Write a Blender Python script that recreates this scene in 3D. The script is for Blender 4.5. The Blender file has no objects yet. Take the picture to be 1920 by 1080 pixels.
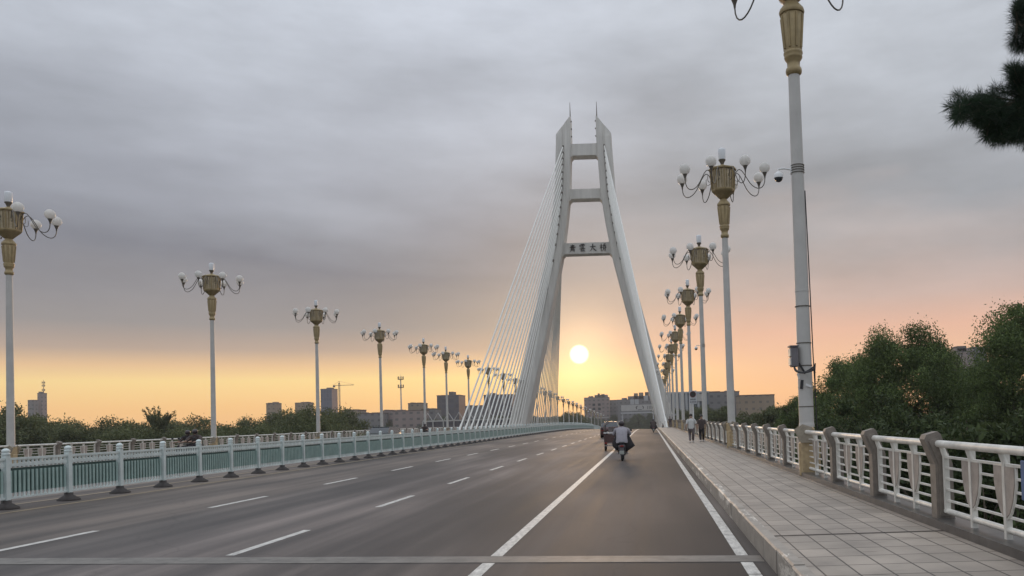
import bpy, math, random
import numpy as np
from mathutils import Vector, Matrix
random.seed(7)
S = bpy.context.scene
C = S.collection
R = math.radians

# ------------------------------------------------------------------ camera, sky, sun
F, PXC, PYC = 1500.0, 1216.7, 740.5
PITCH, ROLL, EYE = 0.029, 0.031, 1.75
cd = bpy.data.cameras.new('camera'); cam = bpy.data.objects.new('camera', cd); C.objects.link(cam)
cd.sensor_width = 36; cd.lens = F / 1920 * 36
cd.shift_x = -(PXC - 960) / 1920; cd.shift_y = (PYC - 540) / 1920
cd.clip_start = 0.1; cd.clip_end = 9000
RM = (Matrix.Rotation(math.pi / 2 + PITCH, 3, 'X') @ Matrix.Rotation(-ROLL, 3, 'Z'))
cam.matrix_world = Matrix.Translation((0, 0, EYE)) @ RM.to_4x4()
S.camera = cam

def at(px, py, Y):
    """a point of the place at distance Y down the road"""
    v = RM @ Vector(((px - PXC) / F, -(py - PYC) / F, -1))
    v *= Y / v.y
    return Vector((v.x, Y, v.z + EYE))

def lin(c):
    return tuple((x / 255 / 12.92) if x / 255 <= .04045 else ((x / 255 + .055) / 1.055) ** 2.4 for x in c) + (1,)

SUN_AZ, SUN_EL = -4.9, 4.7      # degrees right of the road, degrees above the horizon
S.view_settings.view_transform = 'Standard'; S.view_settings.look = 'None'
S.view_settings.exposure = 0; S.view_settings.gamma = 1
try: S.view_settings.use_curve_mapping = False
except Exception: pass
W = bpy.data.worlds.new('World'); S.world = W; W.use_nodes = True
nt = W.node_tree; nt.nodes.clear(); N = nt.nodes.new; L = nt.links.new
def mth(op, a, b=None, c=None, clamp=False):
    n = N('ShaderNodeMath'); n.operation = op; n.use_clamp = clamp
    for i, v in enumerate((a, b, c)):
        if v is None: continue
        if isinstance(v, (int, float)): n.inputs[i].default_value = v
        else: L(v, n.inputs[i])
    return n.outputs[0]
def smooth(v, a, b, o0=0, o1=1):
    n = N('ShaderNodeMapRange'); n.interpolation_type = 'SMOOTHSTEP'
    L(v, n.inputs[0]); n.inputs[1].default_value = a; n.inputs[2].default_value = b
    n.inputs[3].default_value = o0; n.inputs[4].default_value = o1
    return n.outputs[0]
def mixc(f, a, b, mode='MIX'):
    n = N('ShaderNodeMix'); n.data_type = 'RGBA'; n.blend_type = mode
    for i, v in ((0, f), (6, a), (7, b)):
        if isinstance(v, (int, float)): n.inputs[i].default_value = v
        elif isinstance(v, tuple): n.inputs[i].default_value = v
        else: L(v, n.inputs[i])
    return n.outputs[2]
tc = N('ShaderNodeTexCoord'); sx = N('ShaderNodeSeparateXYZ'); L(tc.outputs['Generated'], sx.inputs[0])
X_, Y_, Z_ = sx.outputs
def noise(sc, zs, detail, seed, rough=.55):
    m = N('ShaderNodeMapping'); L(tc.outputs['Generated'], m.inputs[0])
    m.inputs['Scale'].default_value = (sc, sc, sc * zs); m.inputs['Location'].default_value = (seed, seed * .7, seed * 1.3)
    m.inputs['Rotation'].default_value = (0, R(4), 0)
    n = N('ShaderNodeTexNoise'); n.inputs['Scale'].default_value = 1; n.inputs['Detail'].default_value = detail
    n.inputs['Roughness'].default_value = rough
    L(m.outputs[0], n.inputs['Vector']); return n.outputs['Fac']
n1 = noise(2.2, 4.0, 3, 3.1)
n2 = noise(3.4, 3.2, 6, 8.4, .62)
n3 = noise(1.3, 2.6, 2, 5.2)
# elevation pushed up and down by the cloud base
warp = mth('MULTIPLY', mth('SUBTRACT', n1, .5), mth('MULTIPLY', smooth(Z_, .09, .27), .26))
el = mth('ADD', Z_, warp)
ell = mth('POWER', mth('MAXIMUM', el, 0.0), .5)   # spreads the low bands over the ramp
def ramp(stops):
    r = N('ShaderNodeValToRGB'); e = r.color_ramp.elements
    r.color_ramp.interpolation = 'B_SPLINE' if False else 'LINEAR'
    for i, (p, c, k) in enumerate(stops):
        q = e[i] if i < 2 else e.new(.5)
        q.position = math.sqrt(p); cc = lin(c); q.color = (cc[0] * k, cc[1] * k, cc[2] * k, 1)
    L(ell, r.inputs[0]); return r.outputs[0]
Z0 = (205, 212, 222)
LEFT = ramp([(0, (246, 182, 122), 1.1), (.028, (252, 200, 128), 1.15), (.056, (254, 218, 142), 1.15), (.072, (240, 198, 146), 1.06),
             (.090, (190, 167, 150), 1), (.118, (154, 149, 149), 1), (.20, (131, 134, 145), 1), (.29, (124, 133, 146), 1),
             (.37, (140, 151, 160), 1), (.46, (150, 161, 169), 1), (.7, (205, 210, 218), 1.3), (1, Z0, 2.0)])
RIGHT = ramp([(0, (248, 182, 126), 1.15), (.030, (252, 194, 138), 1.15), (.06, (248, 194, 150), 1.12), (.10, (236, 186, 160), 1.06),
              (.14, (208, 182, 172), 1), (.20, (176, 169, 169), 1), (.25, (154, 157, 163), 1), (.31, (137, 146, 155), 1),
              (.38, (137, 149, 159), 1), (.46, (147, 158, 168), 1), (.7, (205, 210, 218), 1.3), (1, Z0, 2.0)])
BACK = ramp([(0, (150, 152, 158), 1), (.2, (166, 170, 178), 1), (.45, (180, 186, 194), 1), (.7, (205, 210, 218), 1.3), (1, Z0, 2.0)])
front = mixc(smooth(X_, -.22, .20), LEFT, RIGHT)
sky = mixc(smooth(Y_, -.1, .45), BACK, front)
mul = N('ShaderNodeCombineColor')
br = mth('ADD', mth('MULTIPLY', mth('SUBTRACT', n2, .5), mth('MULTIPLY', smooth(Z_, .04, .22), .75)),
         mth('ADD', 1.0, mth('MULTIPLY', mth('SUBTRACT', n3, .5), mth('MULTIPLY', smooth(Z_, .1, .3), .6))))
vs = N('ShaderNodeVectorMath'); vs.operation = 'SCALE'; L(sky, vs.inputs[0]); L(br, vs.inputs['Scale'])
sd = Vector((math.sin(R(SUN_AZ)) * math.cos(R(SUN_EL)), math.cos(R(SUN_AZ)) * math.cos(R(SUN_EL)), math.sin(R(SUN_EL))))
dt = N('ShaderNodeVectorMath'); dt.operation = 'DOT_PRODUCT'; L(tc.outputs['Generated'], dt.inputs[0]); dt.inputs[1].default_value = sd
D = dt.outputs['Value']
glow = mth('MULTIPLY', mth('POWER', mth('MAXIMUM', D, 0), 90), .15)
glow2 = mth('MULTIPLY', mth('POWER', mth('MAXIMUM', D, 0), 900), .55)
gs = mth('ADD', glow, glow2)
gc = N('ShaderNodeVectorMath'); gc.operation = 'SCALE'; gc.inputs[0].default_value = (1.0, .66, .30); L(gs, gc.inputs['Scale'])
ad = N('ShaderNodeVectorMath'); ad.operation = 'ADD'; L(vs.outputs[0], ad.inputs[0]); L(gc.outputs[0], ad.inputs[1])
disc = smooth(D, math.cos(R(.74)), math.cos(R(.55)))
fin = mixc(disc, ad.outputs[0], (2.3, 1.9, 1.3, 1))
bg = N('ShaderNodeBackground'); L(fin, bg.inputs[0]); bg.inputs[1].default_value = 1.0
ns = N('ShaderNodeTexSky'); ns.sky_type = 'NISHITA'; ns.sun_disc = False
ns.sun_elevation = R(SUN_EL); ns.sun_rotation = R(SUN_AZ); ns.dust_density = 3
bg2 = N('ShaderNodeBackground'); L(ns.outputs[0], bg2.inputs[0]); bg2.inputs[1].default_value = .08
mx = N('ShaderNodeMixShader'); mx.inputs[0].default_value = .05      # a thin share of clear sky comes through the cloud deck
L(bg.outputs[0], mx.inputs[1]); L(bg2.outputs[0], mx.inputs[2])
wo = N('ShaderNodeOutputWorld'); L(mx.outputs[0], wo.inputs[0])

sl = bpy.data.lights.new('sun', 'SUN'); so = bpy.data.objects.new('sun', sl); C.objects.link(so)
sl.energy = 0.9; sl.angle = R(10); sl.color = (1, .66, .38)
so.rotation_euler = (-sd).to_track_quat('-Z', 'Y').to_euler()

# ------------------------------------------------------------------ helpers
def tag(o, label=None, cat=None, group=None, kind=None):
    for k, v in (('label', label), ('category', cat), ('group', group), ('kind', kind)):
        if v: o[k] = v
    return o
def empty(name, loc=(0, 0, 0), rz=0):
    o = bpy.data.objects.new(name, None); C.objects.link(o)
    o.location = loc; o.rotation_euler = (0, 0, rz); o.empty_display_size = .2
    return o
KIDS = {}
def addchild(p, o):
    KIDS.setdefault(p.name, []).append(o)
def copy_tree(o, parent=None):
    c = o.copy(); C.objects.link(c)
    if parent is not None: c.parent = parent; addchild(parent, c)
    for ch in KIDS.get(o.name, []): copy_tree(ch, c)
    return c

class MB:
    def __init__(s): s.v = []; s.f = []; s.sm = []
    def add(s, vs, fs, smooth=False):
        b = len(s.v); s.v += [tuple(v) for v in vs]
        s.f += [tuple(b + i for i in f) for f in fs]; s.sm += [smooth] * len(fs); return s
    def box(s, c, d, rz=0, rx=0, ry=0, bev=0):
        hx, hy, hz = d[0] / 2, d[1] / 2, d[2] / 2
        M = Matrix.Rotation(rz, 3, 'Z') @ Matrix.Rotation(ry, 3, 'Y') @ Matrix.Rotation(rx, 3, 'X')
        c = Vector(c)
        if bev <= 0:
            vs = [c + M @ Vector((x * hx, y * hy, z * hz)) for x in (-1, 1) for y in (-1, 1) for z in (-1, 1)]
            fs = [(0, 1, 3, 2), (4, 6, 7, 5), (0, 4, 5, 1), (2, 3, 7, 6), (0, 2, 6, 4), (1, 5, 7, 3)]
            return s.add(vs, fs)
        # bevelled on the four vertical edges and top
        b = bev; ring = [(-hx + b, -hy), (hx - b, -hy), (hx, -hy + b), (hx, hy - b), (hx - b, hy), (-hx + b, hy), (-hx, hy - b), (-hx, -hy + b)]
        ring2 = [(x * (1 - b / max(hx, 1e-6)), y * (1 - b / max(hy, 1e-6))) for x, y in ring]
        vs = []
        for rr, z in ((ring2, -hz), (ring, -hz + b), (ring, hz - b), (ring2, hz)):
            vs += [c + M @ Vector((x, y, z)) for x, y in rr]
        fs = [tuple(reversed(range(8))), tuple(range(24, 32))]
        for k in range(3):
            for i in range(8): fs.append((k * 8 + i, k * 8 + (i + 1) % 8, k * 8 + 8 + (i + 1) % 8, k * 8 + 8 + i))
        return s.add(vs, fs)
    def lathe(s, c, prof, n=16, rot=0, smooth=True, sx=1, sy=1):
        c = Vector(c); vs = []; fs = []
        for r, z in prof:
            for i in range(n):
                a = rot + 2 * math.pi * i / n
                vs.append(c + Vector((r * math.cos(a) * sx, r * math.sin(a) * sy, z)))
        for k in range(len(prof) - 1):
            for i in range(n):
                fs.append((k * n + i, k * n + (i + 1) % n, (k + 1) * n + (i + 1) % n, (k + 1) * n + i))
        s.add(vs, fs, smooth)
        b = len(vs)
        s.add([vs[i] for i in range(n)], [tuple(reversed(range(n)))]); s.add(vs[-n:], [tuple(range(n))])
        return s
    def tube(s, pts, r, n=8, smooth=True, cap=True):
        pts = [Vector(p) for p in pts]; rs = r if isinstance(r, (list, tuple)) else [r] * len(pts)
        vs = []; prev = None
        for i, p in enumerate(pts):
            t = (pts[min(i + 1, len(pts) - 1)] - pts[max(i - 1, 0)]).normalized()
            if prev is None:
                a = Vector((0, 0, 1)) if abs(t.z) < .9 else Vector((1, 0, 0)); u = t.cross(a).normalized()
            else:
                u = (prev - t * prev.dot(t)).normalized()
            prev = u; w = t.cross(u)
            for k in range(n):
                a = 2 * math.pi * k / n + math.pi / n
                vs.append(p + (u * math.cos(a) + w * math.sin(a)) * rs[i])
        fs = []
        for i in range(len(pts) - 1):
            for k in range(n):
                fs.append((i * n + k, i * n + (k + 1) % n, (i + 1) * n + (k + 1) % n, (i + 1) * n + k))
        s.add(vs, fs, smooth)
        if cap:
            s.add(vs[:n], [tuple(reversed(range(n)))]); s.add(vs[-n:], [tuple(range(n))])
        return s
    def sphere(s, c, r, n=16, m=10, sz=1, sx=1, sy=1):
        c = Vector(c); vs = [c + Vector((0, 0, -r * sz))]; fs = []
        for j in range(1, m):
            a = -math.pi / 2 + math.pi * j / m
            for i in range(n):
                b = 2 * math.pi * i / n
                vs.append(c + Vector((r * math.cos(a) * math.cos(b) * sx, r * math.cos(a) * math.sin(b) * sy, r * math.sin(a) * sz)))
        vs.append(c + Vector((0, 0, r * sz)))
        for i in range(n):
            fs.append((0, 1 + (i + 1) % n, 1 + i))
            for j in range(m - 2):
                fs.append((1 + j * n + i, 1 + j * n + (i + 1) % n, 1 + (j + 1) * n + (i + 1) % n, 1 + (j + 1) * n + i))
            fs.append((1 + (m - 2) * n + i, 1 + (m - 2) * n + (i + 1) % n, len(vs) - 1))
        return s.add(vs, fs, True)
    def prism(s, poly, a, b, axis='Y', off=(0, 0, 0)):
        """polygon in the plane across the axis, extruded from a to b"""
        n = len(poly); o = Vector(off)
        def P(u, w, t):
            return o + (Vector((u, t, w)) if axis == 'Y' else Vector((t, u, w)) if axis == 'X' else Vector((u, w, t)))
        vs = [P(u, w, a) for u, w in poly] + [P(u, w, b) for u, w in poly]
        fs = [tuple(range(n)), tuple(reversed(range(n, 2 * n)))] + [(i, n + i, n + (i + 1) % n, (i + 1) % n) for i in range(n)]
        return s.add(vs, fs)
    def loft(s, rings, closed=True, smooth=True, cap=True):
        n = len(rings[0]); vs = [p for r in rings for p in r]; fs = []
        for k in range(len(rings) - 1):
            for i in range(n if closed else n - 1):
                fs.append((k * n + i, k * n + (i + 1) % n, (k + 1) * n + (i + 1) % n, (k + 1) * n + i))
        s.add(vs, fs, smooth)
        if cap and closed: s.add(rings[0], [tuple(reversed(range(n)))]); s.add(rings[-1], [tuple(range(n))])
        return s
    def build(s, name, m, parent=None, loc=None):
        me = bpy.data.meshes.new(name); me.from_pydata(s.v, [], s.f); me.materials.append(m)
        me.polygons.foreach_set('use_smooth', s.sm); me.update()
        o = bpy.data.objects.new(name, me); C.objects.link(o)
        if parent is not None: o.parent = parent; addchild(parent, o)
        if loc is not None: o.location = loc
        return o

def mat(name, col, rough=.6, var=.12, scale=6.0, metal=0, bump=0, bscale=40, stretch=(1, 1, 1), col2=None, spec=.5, coords='Object', trans=0):
    m = bpy.data.materials.new(name); m.use_nodes = True; t = m.node_tree; b = t.nodes['Principled BSDF']
    b.inputs['Roughness'].default_value = rough; b.inputs['Metallic'].default_value = metal
    b.inputs['Specular IOR Level'].default_value = spec
    c = t.nodes.new('ShaderNodeTexCoord'); mp = t.nodes.new('ShaderNodeMapping'); mp.inputs['Scale'].default_value = stretch
    t.links.new(c.outputs[coords], mp.inputs[0])
    n = t.nodes.new('ShaderNodeTexNoise'); n.inputs['Scale'].default_value = scale; n.inputs['Detail'].default_value = 5
    n.inputs['Roughness'].default_value = .6; t.links.new(mp.outputs[0], n.inputs['Vector'])
    r = t.nodes.new('ShaderNodeValToRGB'); e = r.color_ramp.elements
    e[0].position = .3; e[1].position = .7
    a = [max(0, x * (1 - var)) for x in col]; z = [min(1, x * (1 + var)) for x in (col2 or col)]
    e[0].color = (*a, 1); e[1].color = (*z, 1)
    t.links.new(n.outputs['Fac'], r.inputs[0]); t.links.new(r.outputs[0], b.inputs['Base Color'])
    if bump:
        n2 = t.nodes.new('ShaderNodeTexNoise'); n2.inputs['Scale'].default_value = bscale; n2.inputs['Detail'].default_value = 4
        t.links.new(mp.outputs[0], n2.inputs['Vector'])
        bp = t.nodes.new('ShaderNodeBump'); bp.inputs['Strength'].default_value = bump; bp.inputs['Distance'].default_value = .01
        t.links.new(n2.outputs['Fac'], bp.inputs['Height']); t.links.new(bp.outputs[0], b.inputs['Normal'])
    if trans: b.inputs['Transmission Weight'].default_value = trans
    return m

M = {}
M['pole'] = mat('pole_paint', (.50, .485, .455), .5, .08, 2.0, bump=.05, bscale=12)
M['gold'] = mat('gold_bronze_paint', (.33, .25, .125), .48, .16, 5.0, metal=.25, bump=.08, bscale=20)
M['arm'] = mat('dark_arm_metal', (.12, .105, .085), .5, .1, 6, metal=.2)
M['globe'] = mat('opal_globe', (.80, .79, .76), .28, .03, 3)
def opal(m, f=.55):
    t = m.node_tree; b = t.nodes['Principled BSDF']; tr = t.nodes.new('ShaderNodeBsdfTranslucent'); tr.inputs[0].default_value = (.9, .88, .85, 1)
    ms = t.nodes.new('ShaderNodeMixShader'); ms.inputs[0].default_value = f
    t.links.new(b.outputs[0], ms.inputs[1]); t.links.new(tr.outputs[0], ms.inputs[2]); t.links.new(ms.outputs[0], t.nodes['Material Output'].inputs[0])
opal(M['globe'])
M['finial'] = mat('frosted_tube', (.74, .76, .78), .3, .03, 3)
M['pane'] = mat('lantern_pane', (.50, .41, .27), .22, .25, 3.0)
M['pedestal'] = mat('tan_granite', (.40, .30, .17), .6, .22, 9, bump=.2)
M['pedestal_grey'] = mat('grey_tan_granite', (.30, .26, .20), .6, .2, 9, bump=.2)
M['post'] = mat('grey_granite', (.215, .185, .155), .65, .22, 8, bump=.2)
M['rail'] = mat('white_rail_paint', (.66, .635, .575), .42, .20, 4, bump=.06, bscale=25)
M['plaque'] = mat('beige_plaque', (.36, .31, .27), .7, .2, 6)
M['plinth'] = mat('dark_plinth_granite', (.085, .078, .072), .30, .3, 5, bump=.1)
M['fence'] = mat('pale_teal_fence_paint', (.58, .645, .625), .42, .16, 3, bump=.04)
M['picket'] = mat('sea_green_picket', (.30, .42, .39), .45, .12, 4)
M['board'] = mat('dark_teal_board', (.045, .10, .09), .5, .2, 3)
M['rubber'] = mat('dark_rubber_base', (.045, .038, .035), .75, .25, 8, bump=.2)
M['tower'] = mat('tower_concrete', (.61, .59, .545), .7, .13, 1.1, bump=.12, bscale=3, stretch=(1, 1, .10))
M['cable'] = mat('cable_sheath', (.74, .73, .68), .5, .05, 1)
M['ink'] = mat('black_lettering', (.03, .028, .026), .5, .1, 3)
M['black'] = mat('black_plastic', (.02, .02, .022), .4, .1, 5)
M['dark_glass'] = mat('dark_glass', (.03, .035, .04), .08, .1, 3)
M['white'] = mat('white_plastic', (.75, .75, .74), .35, .04, 5)
M['greybox'] = mat('grey_metal_box', (.15, .14, .15), .6, .12, 5)
M['bark'] = mat('bark', (.09, .07, .05), .9, .3, 8, bump=.5, stretch=(1, 1, .3))

# ------------------------------------------------------------------ the road: profile and crossfall
XC, XL, XR = -13.5, -30.2, 1.36       # crown, left road edge, right road edge
XRAIL, XRAILL = 3.82, -32.1
CX = (XRAIL + XRAILL) / 2
def prof(Y):
    if Y < 100: return 0.0
    if Y < 196: return -1.15e-4 * (Y - 100) ** 2
    return -1.06 - .0221 * (Y - 196)
def cross(X):
    return -.027 * X if X > XC else .3645 - .015 * (XC - X)
def zr(X, Y): return prof(Y) + cross(X)
Y0, Y1 = -14.0, 560.0
YS = [Y0 + i * 2.0 for i in range(int((240 - Y0) / 2))] + [240 + i * 8.0 for i in range(41)]
ZSR = .23      # right pavement, above the profile
ZSL = .27      # left pavement

def strip(xz, ys=YS, lift=0):
    """ribbon(s) along the bridge: xz = list of (x, z above profile)"""
    mb = MB(); n = len(xz); vs = []
    for y in ys:
        for x, z in xz: vs.append((x, y, prof(y) + z + lift))
    fs = []
    for k in range(len(ys) - 1):
        for i in range(n - 1):
            fs.append((k * n + i, k * n + i + 1, (k + 1) * n + i + 1, (k + 1) * n + i))
    return mb.add(vs, fs)

def asphalt():
    m = bpy.data.materials.new('asphalt'); m.use_nodes = True; t = m.node_tree; b = t.nodes['Principled BSDF']
    nn = t.nodes.new; ll = t.links.new
    g = nn('ShaderNodeTexCoord'); sp = nn('ShaderNodeSeparateXYZ'); ll(g.outputs['Object'], sp.inputs[0])
    def nz(stretch, scale, det=4, loc=0):
        mp = nn('ShaderNodeMapping'); mp.inputs['Scale'].default_value = stretch; mp.inputs['Location'].default_value = (loc, loc, 0)
        ll(g.outputs['Object'], mp.inputs[0]); n = nn('ShaderNodeTexNoise'); n.inputs['Scale'].default_value = scale
        n.inputs['Detail'].default_value = det; ll(mp.outputs[0], n.inputs['Vector']); return n.outputs['Fac']
    def rmp(f, stops):
        r = nn('ShaderNodeValToRGB'); e = r.color_ramp.elements
        for i, (p, c) in enumerate(stops):
            q = e[i] if i < 2 else e.new(.5); q.position = p; q.color = (*c, 1)
        ll(f, r.inputs[0]); return r.outputs[0]
    def mix(f, a, c, mode='MIX'):
        n = nn('ShaderNodeMix'); n.data_type = 'RGBA'; n.blend_type = mode
        for i, v in ((0, f), (6, a), (7, c)):
            if isinstance(v, (int, float)): n.inputs[i].default_value = v
            elif isinstance(v, tuple): n.inputs[i].default_value = v
            else: ll(v, n.inputs[i])
        return n.outputs[2]
    # lane bands across the road
    mr = nn('ShaderNodeMapRange'); ll(sp.outputs[0], mr.inputs[0]); mr.inputs[1].default_value = -14; mr.inputs[2].default_value = 2
    P = lambda x: (x + 14) / 16
    A = (.108, .096, .086); B = (.106, .085, .069); Dk = (.068, .061, .056); Bi = (.094, .090, .087)
    bands = rmp(mr.outputs[0], [(P(-13), A), (P(-9.0), A), (P(-8.2), (.105, .097, .091)), (P(-6.4), (.105, .096, .092)), (P(-5.9), (.070, .066, .062)),
                                (P(-5.2), (.072, .067, .062)), (P(-4.7), B), (P(-4.0), Dk), (P(-3.5), B), (P(-2.9), (.092, .079, .069)), (P(-2.5), Dk), (P(-2.05), Dk), (P(-1.95), Bi), (P(.9), Bi), (P(1.22), (.045, .036, .030))])
    streak = nz((1.6, .05, 1), 1.4, 5); patch = nz((.35, .08, 1), 1.0, 3, 4.2); grain = nz((1, 1, 1), 90, 3)
    c = mix(.75, bands, rmp(streak, [(.3, (.30, .29, .29)), (.7, (.68, .655, .635))]), 'OVERLAY')
    c = mix(.8, c, rmp(patch, [(.38, (.33, .33, .34)), (.62, (.62, .585, .56))]), 'OVERLAY')
    c = mix(.35, c, rmp(grain, [(.3, (.3, .3, .3)), (.7, (.7, .7, .7))]), 'OVERLAY')
    # cracks: thin dark wandering lines
    vo = nn('ShaderNodeTexVoronoi'); vo.feature = 'DISTANCE_TO_EDGE'; vo.inputs['Scale'].default_value = .22
    wn = nn('ShaderNodeTexNoise'); wn.inputs['Scale'].default_value = .8; wn.inputs['Detail'].default_value = 4; ll(g.outputs['Object'], wn.inputs['Vector'])
    va = nn('ShaderNodeVectorMath'); va.operation = 'ADD'; ll(g.outputs['Object'], va.inputs[0]); ll(wn.outputs['Color'], va.inputs[1]); ll(va.outputs[0], vo.inputs['Vector'])
    c = mix(.35, c, rmp(vo.outputs['Distance'], [(.0, (.25, .25, .25)), (.006, (.5, .5, .5))]), 'OVERLAY')
    for src, lo, hi in ((streak, .80, 1.18), (patch, .74, 1.22)):
        k = nn('ShaderNodeMapRange'); ll(src, k.inputs[0]); k.inputs[1].default_value = .34; k.inputs[2].default_value = .66; k.inputs[3].default_value = lo; k.inputs[4].default_value = hi
        vm = nn('ShaderNodeVectorMath'); vm.operation = 'SCALE'; ll(c, vm.inputs[0]); ll(k.outputs[0], vm.inputs['Scale']); c = vm.outputs[0]
    ll(c, b.inputs['Base Color'])
    rr = nn('ShaderNodeMapRange'); ll(streak, rr.inputs[0]); rr.inputs[1].default_value = .3; rr.inputs[2].default_value = .7
    rr.inputs[3].default_value = .66; rr.inputs[4].default_value = .80; ll(rr.outputs[0], b.inputs['Roughness'])
    b.inputs['Specular IOR Level'].default_value = .35
    bp = nn('ShaderNodeBump'); bp.inputs['Strength'].default_value = .35; bp.inputs['Distance'].default_value = .006
    ll(grain, bp.inputs['Height']); ll(bp.outputs[0], b.inputs['Normal'])
    return m
M['asphalt'] = asphalt()
M['paint'] = mat('road_paint', (.50, .48, .44), .6, .34, 16.0, bump=.2, stretch=(1, .3, 1))
M['ochre'] = mat('faded_yellow_paint', (.26, .20, .13), .6, .3, 3, stretch=(1, .3, 1))
M['concrete'] = mat('joint_concrete', (.15, .137, .12), .6, .28, 5, bump=.2)
M['ground'] = mat('grassy_earth', (.05, .055, .03), .95, .4, .06, col2=(.08, .07, .045))
M['steel'] = mat('deck_fascia', (.35, .34, .32), .6, .15, .5)

def paving():
    m = bpy.data.materials.new('paving_slabs'); m.use_nodes = True; t = m.node_tree; b = t.nodes['Principled BSDF']
    nn = t.nodes.new; ll = t.links.new
    g = nn('ShaderNodeTexCoord'); mp = nn('ShaderNodeMapping'); ll(g.outputs['Object'], mp.inputs[0])
    mp.inputs['Rotation'].default_value = (0, 0, R(90))
    br = nn('ShaderNodeTexBrick'); ll(mp.outputs[0], br.inputs[0]); br.offset = 0; br.inputs['Scale'].default_value = 1
    br.inputs['Brick Width'].default_value = .50; br.inputs['Row Height'].default_value = .32; br.inputs['Mortar Size'].default_value = .011
    br.inputs['Mortar Smooth'].default_value = .2; br.inputs['Bias'].default_value = 0
    br.inputs['Color1'].default_value = (.285, .250, .212, 1); br.inputs['Color2'].default_value = (.35, .305, .258, 1); br.inputs['Mortar'].default_value = (.065, .055, .047, 1)
    n = nn('ShaderNodeTexNoise'); n.inputs['Scale'].default_value = 1.6; n.inputs['Detail'].default_value = 6; ll(g.outputs['Object'], n.inputs['Vector'])
    r = nn('ShaderNodeValToRGB'); r.color_ramp.elements[0].position = .3; r.color_ramp.elements[1].position = .7
    r.color_ramp.elements[0].color = (.36, .35, .34, 1); r.color_ramp.elements[1].color = (.62, .60, .58, 1); ll(n.outputs['Fac'], r.inputs[0])
    x = nn('ShaderNodeMix'); x.data_type = 'RGBA'; x.blend_type = 'OVERLAY'; x.inputs[0].default_value = .8; ll(br.outputs['Color'], x.inputs[6]); ll(r.outputs[0], x.inputs[7])
    # short dark cracks across the slabs
    n3 = nn('ShaderNodeTexNoise'); mp3 = nn('ShaderNodeMapping'); mp3.inputs['Scale'].default_value = (1.1, 9, 1); ll(g.outputs['Object'], mp3.inputs[0]); ll(mp3.outputs[0], n3.inputs['Vector'])
    n3.inputs['Scale'].default_value = 1.3; n3.inputs['Detail'].default_value = 5
    r3 = nn('ShaderNodeValToRGB'); r3.color_ramp.elements[0].position = .66; r3.color_ramp.elements[1].position = .70
    r3.color_ramp.elements[0].color = (.5, .5, .5, 1); r3.color_ramp.elements[1].color = (.30, .29, .28, 1); ll(n3.outputs['Fac'], r3.inputs[0])
    y = nn('ShaderNodeMix'); y.data_type = 'RGBA'; y.blend_type = 'OVERLAY'; y.inputs[0].default_value = .9; ll(x.outputs[2], y.inputs[6]); ll(r3.outputs[0], y.inputs[7])
    ll(y.outputs[2], b.inputs['Base Color']); b.inputs['Roughness'].default_value = .55
    bp = nn('ShaderNodeBump'); bp.inputs['Strength'].default_value = .5; bp.inputs['Distance'].default_value = .008; bp.invert = True
    ll(br.outputs['Fac'], bp.inputs['Height']); ll(bp.outputs[0], b.inputs['Normal'])
    return m
M['paving'] = paving()

def kerbmat():
    m = mat('kerb_stone', (.31, .275, .235), .6, .18, 4, bump=.2)
    t = m.node_tree; b = t.nodes['Principled BSDF']; nn = t.nodes.new; ll = t.links.new
    src = b.inputs['Base Color'].links[0].from_socket
    g = nn('ShaderNodeTexCoord'); mp = nn('ShaderNodeMapping'); mp.inputs['Scale'].default_value = (2, .42, 2); ll(g.outputs['Object'], mp.inputs[0])
    n = nn('ShaderNodeTexNoise'); n.inputs['Scale'].default_value = 1.6; n.inputs['Detail'].default_value = 6; n.inputs['Roughness'].default_value = .7; ll(mp.outputs[0], n.inputs['Vector'])
    r = nn('ShaderNodeValToRGB'); r.color_ramp.elements[0].position = .55; r.color_ramp.elements[1].position = .60
    r.color_ramp.elements[0].color = (0, 0, 0, 1); r.color_ramp.elements[1].color = (1, 1, 1, 1); ll(n.outputs['Fac'], r.inputs[0])
    x = nn('ShaderNodeMix'); x.data_type = 'RGBA'; ll(r.outputs[0], x.inputs[0]); ll(src, x.inputs[6]); x.inputs[7].default_value = (.62, .57, .50, 1)
    ll(x.outputs[2], b.inputs['Base Color']); return m
M['kerb'] = kerbmat()

tag(strip([(XL, cross(XL)), (XC, cross(XC)), (XR + .05, cross(XR))]).build('road', M['asphalt']), kind='structure')
tag(strip([(1.50, ZSR), (3.62, ZSR)]).build('pavement_right', M['paving']), kind='structure')
tag(strip([(XRAILL + .2, ZSL), (XL - .15, ZSL)]).build('pavement_left', M['paving']), kind='structure')
# kerb stones one metre long with open joints, right side
mb = MB(); y = Y0
while y < 240:
    l = 1.0
    za, zb = prof(y), prof(y + l - .012)
    j = random.uniform(-.006, .006)
    x0, x1, zt = XR + .008 + j, 1.498, ZSR + .018 + j
    vs = [(x0, y, za - .15), (x0, y, za + zt - .02), (x0 + .02, y, za + zt), (x1, y, za + zt), (x1, y, za - .15)]
    vs += [(a, y + l - .012, c - za + zb) for a, _, c in vs]
    mb.add(vs, [(0, 1, 2, 3, 4), (9, 8, 7, 6, 5)] + [(i, 5 + i, 5 + (i + 1) % 5, (i + 1) % 5) for i in range(5)]); y += l
mb.v, mb.f = mb.v, mb.f
tag(mb.build('kerb_right', M['kerb']), kind='structure')
s_ = strip([(XR + .01, -.1), (XR + .01, ZSR), (1.5, ZSR)], [240 + i * 8 for i in range(41)]); tag(s_.build('kerb_right_far', M['kerb']), kind='structure')
tag(strip([(XL - .15, ZSL + .005), (XL, ZSL + .005), (XL, 0)]).build('kerb_left', M['kerb']), kind='structure')
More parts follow.
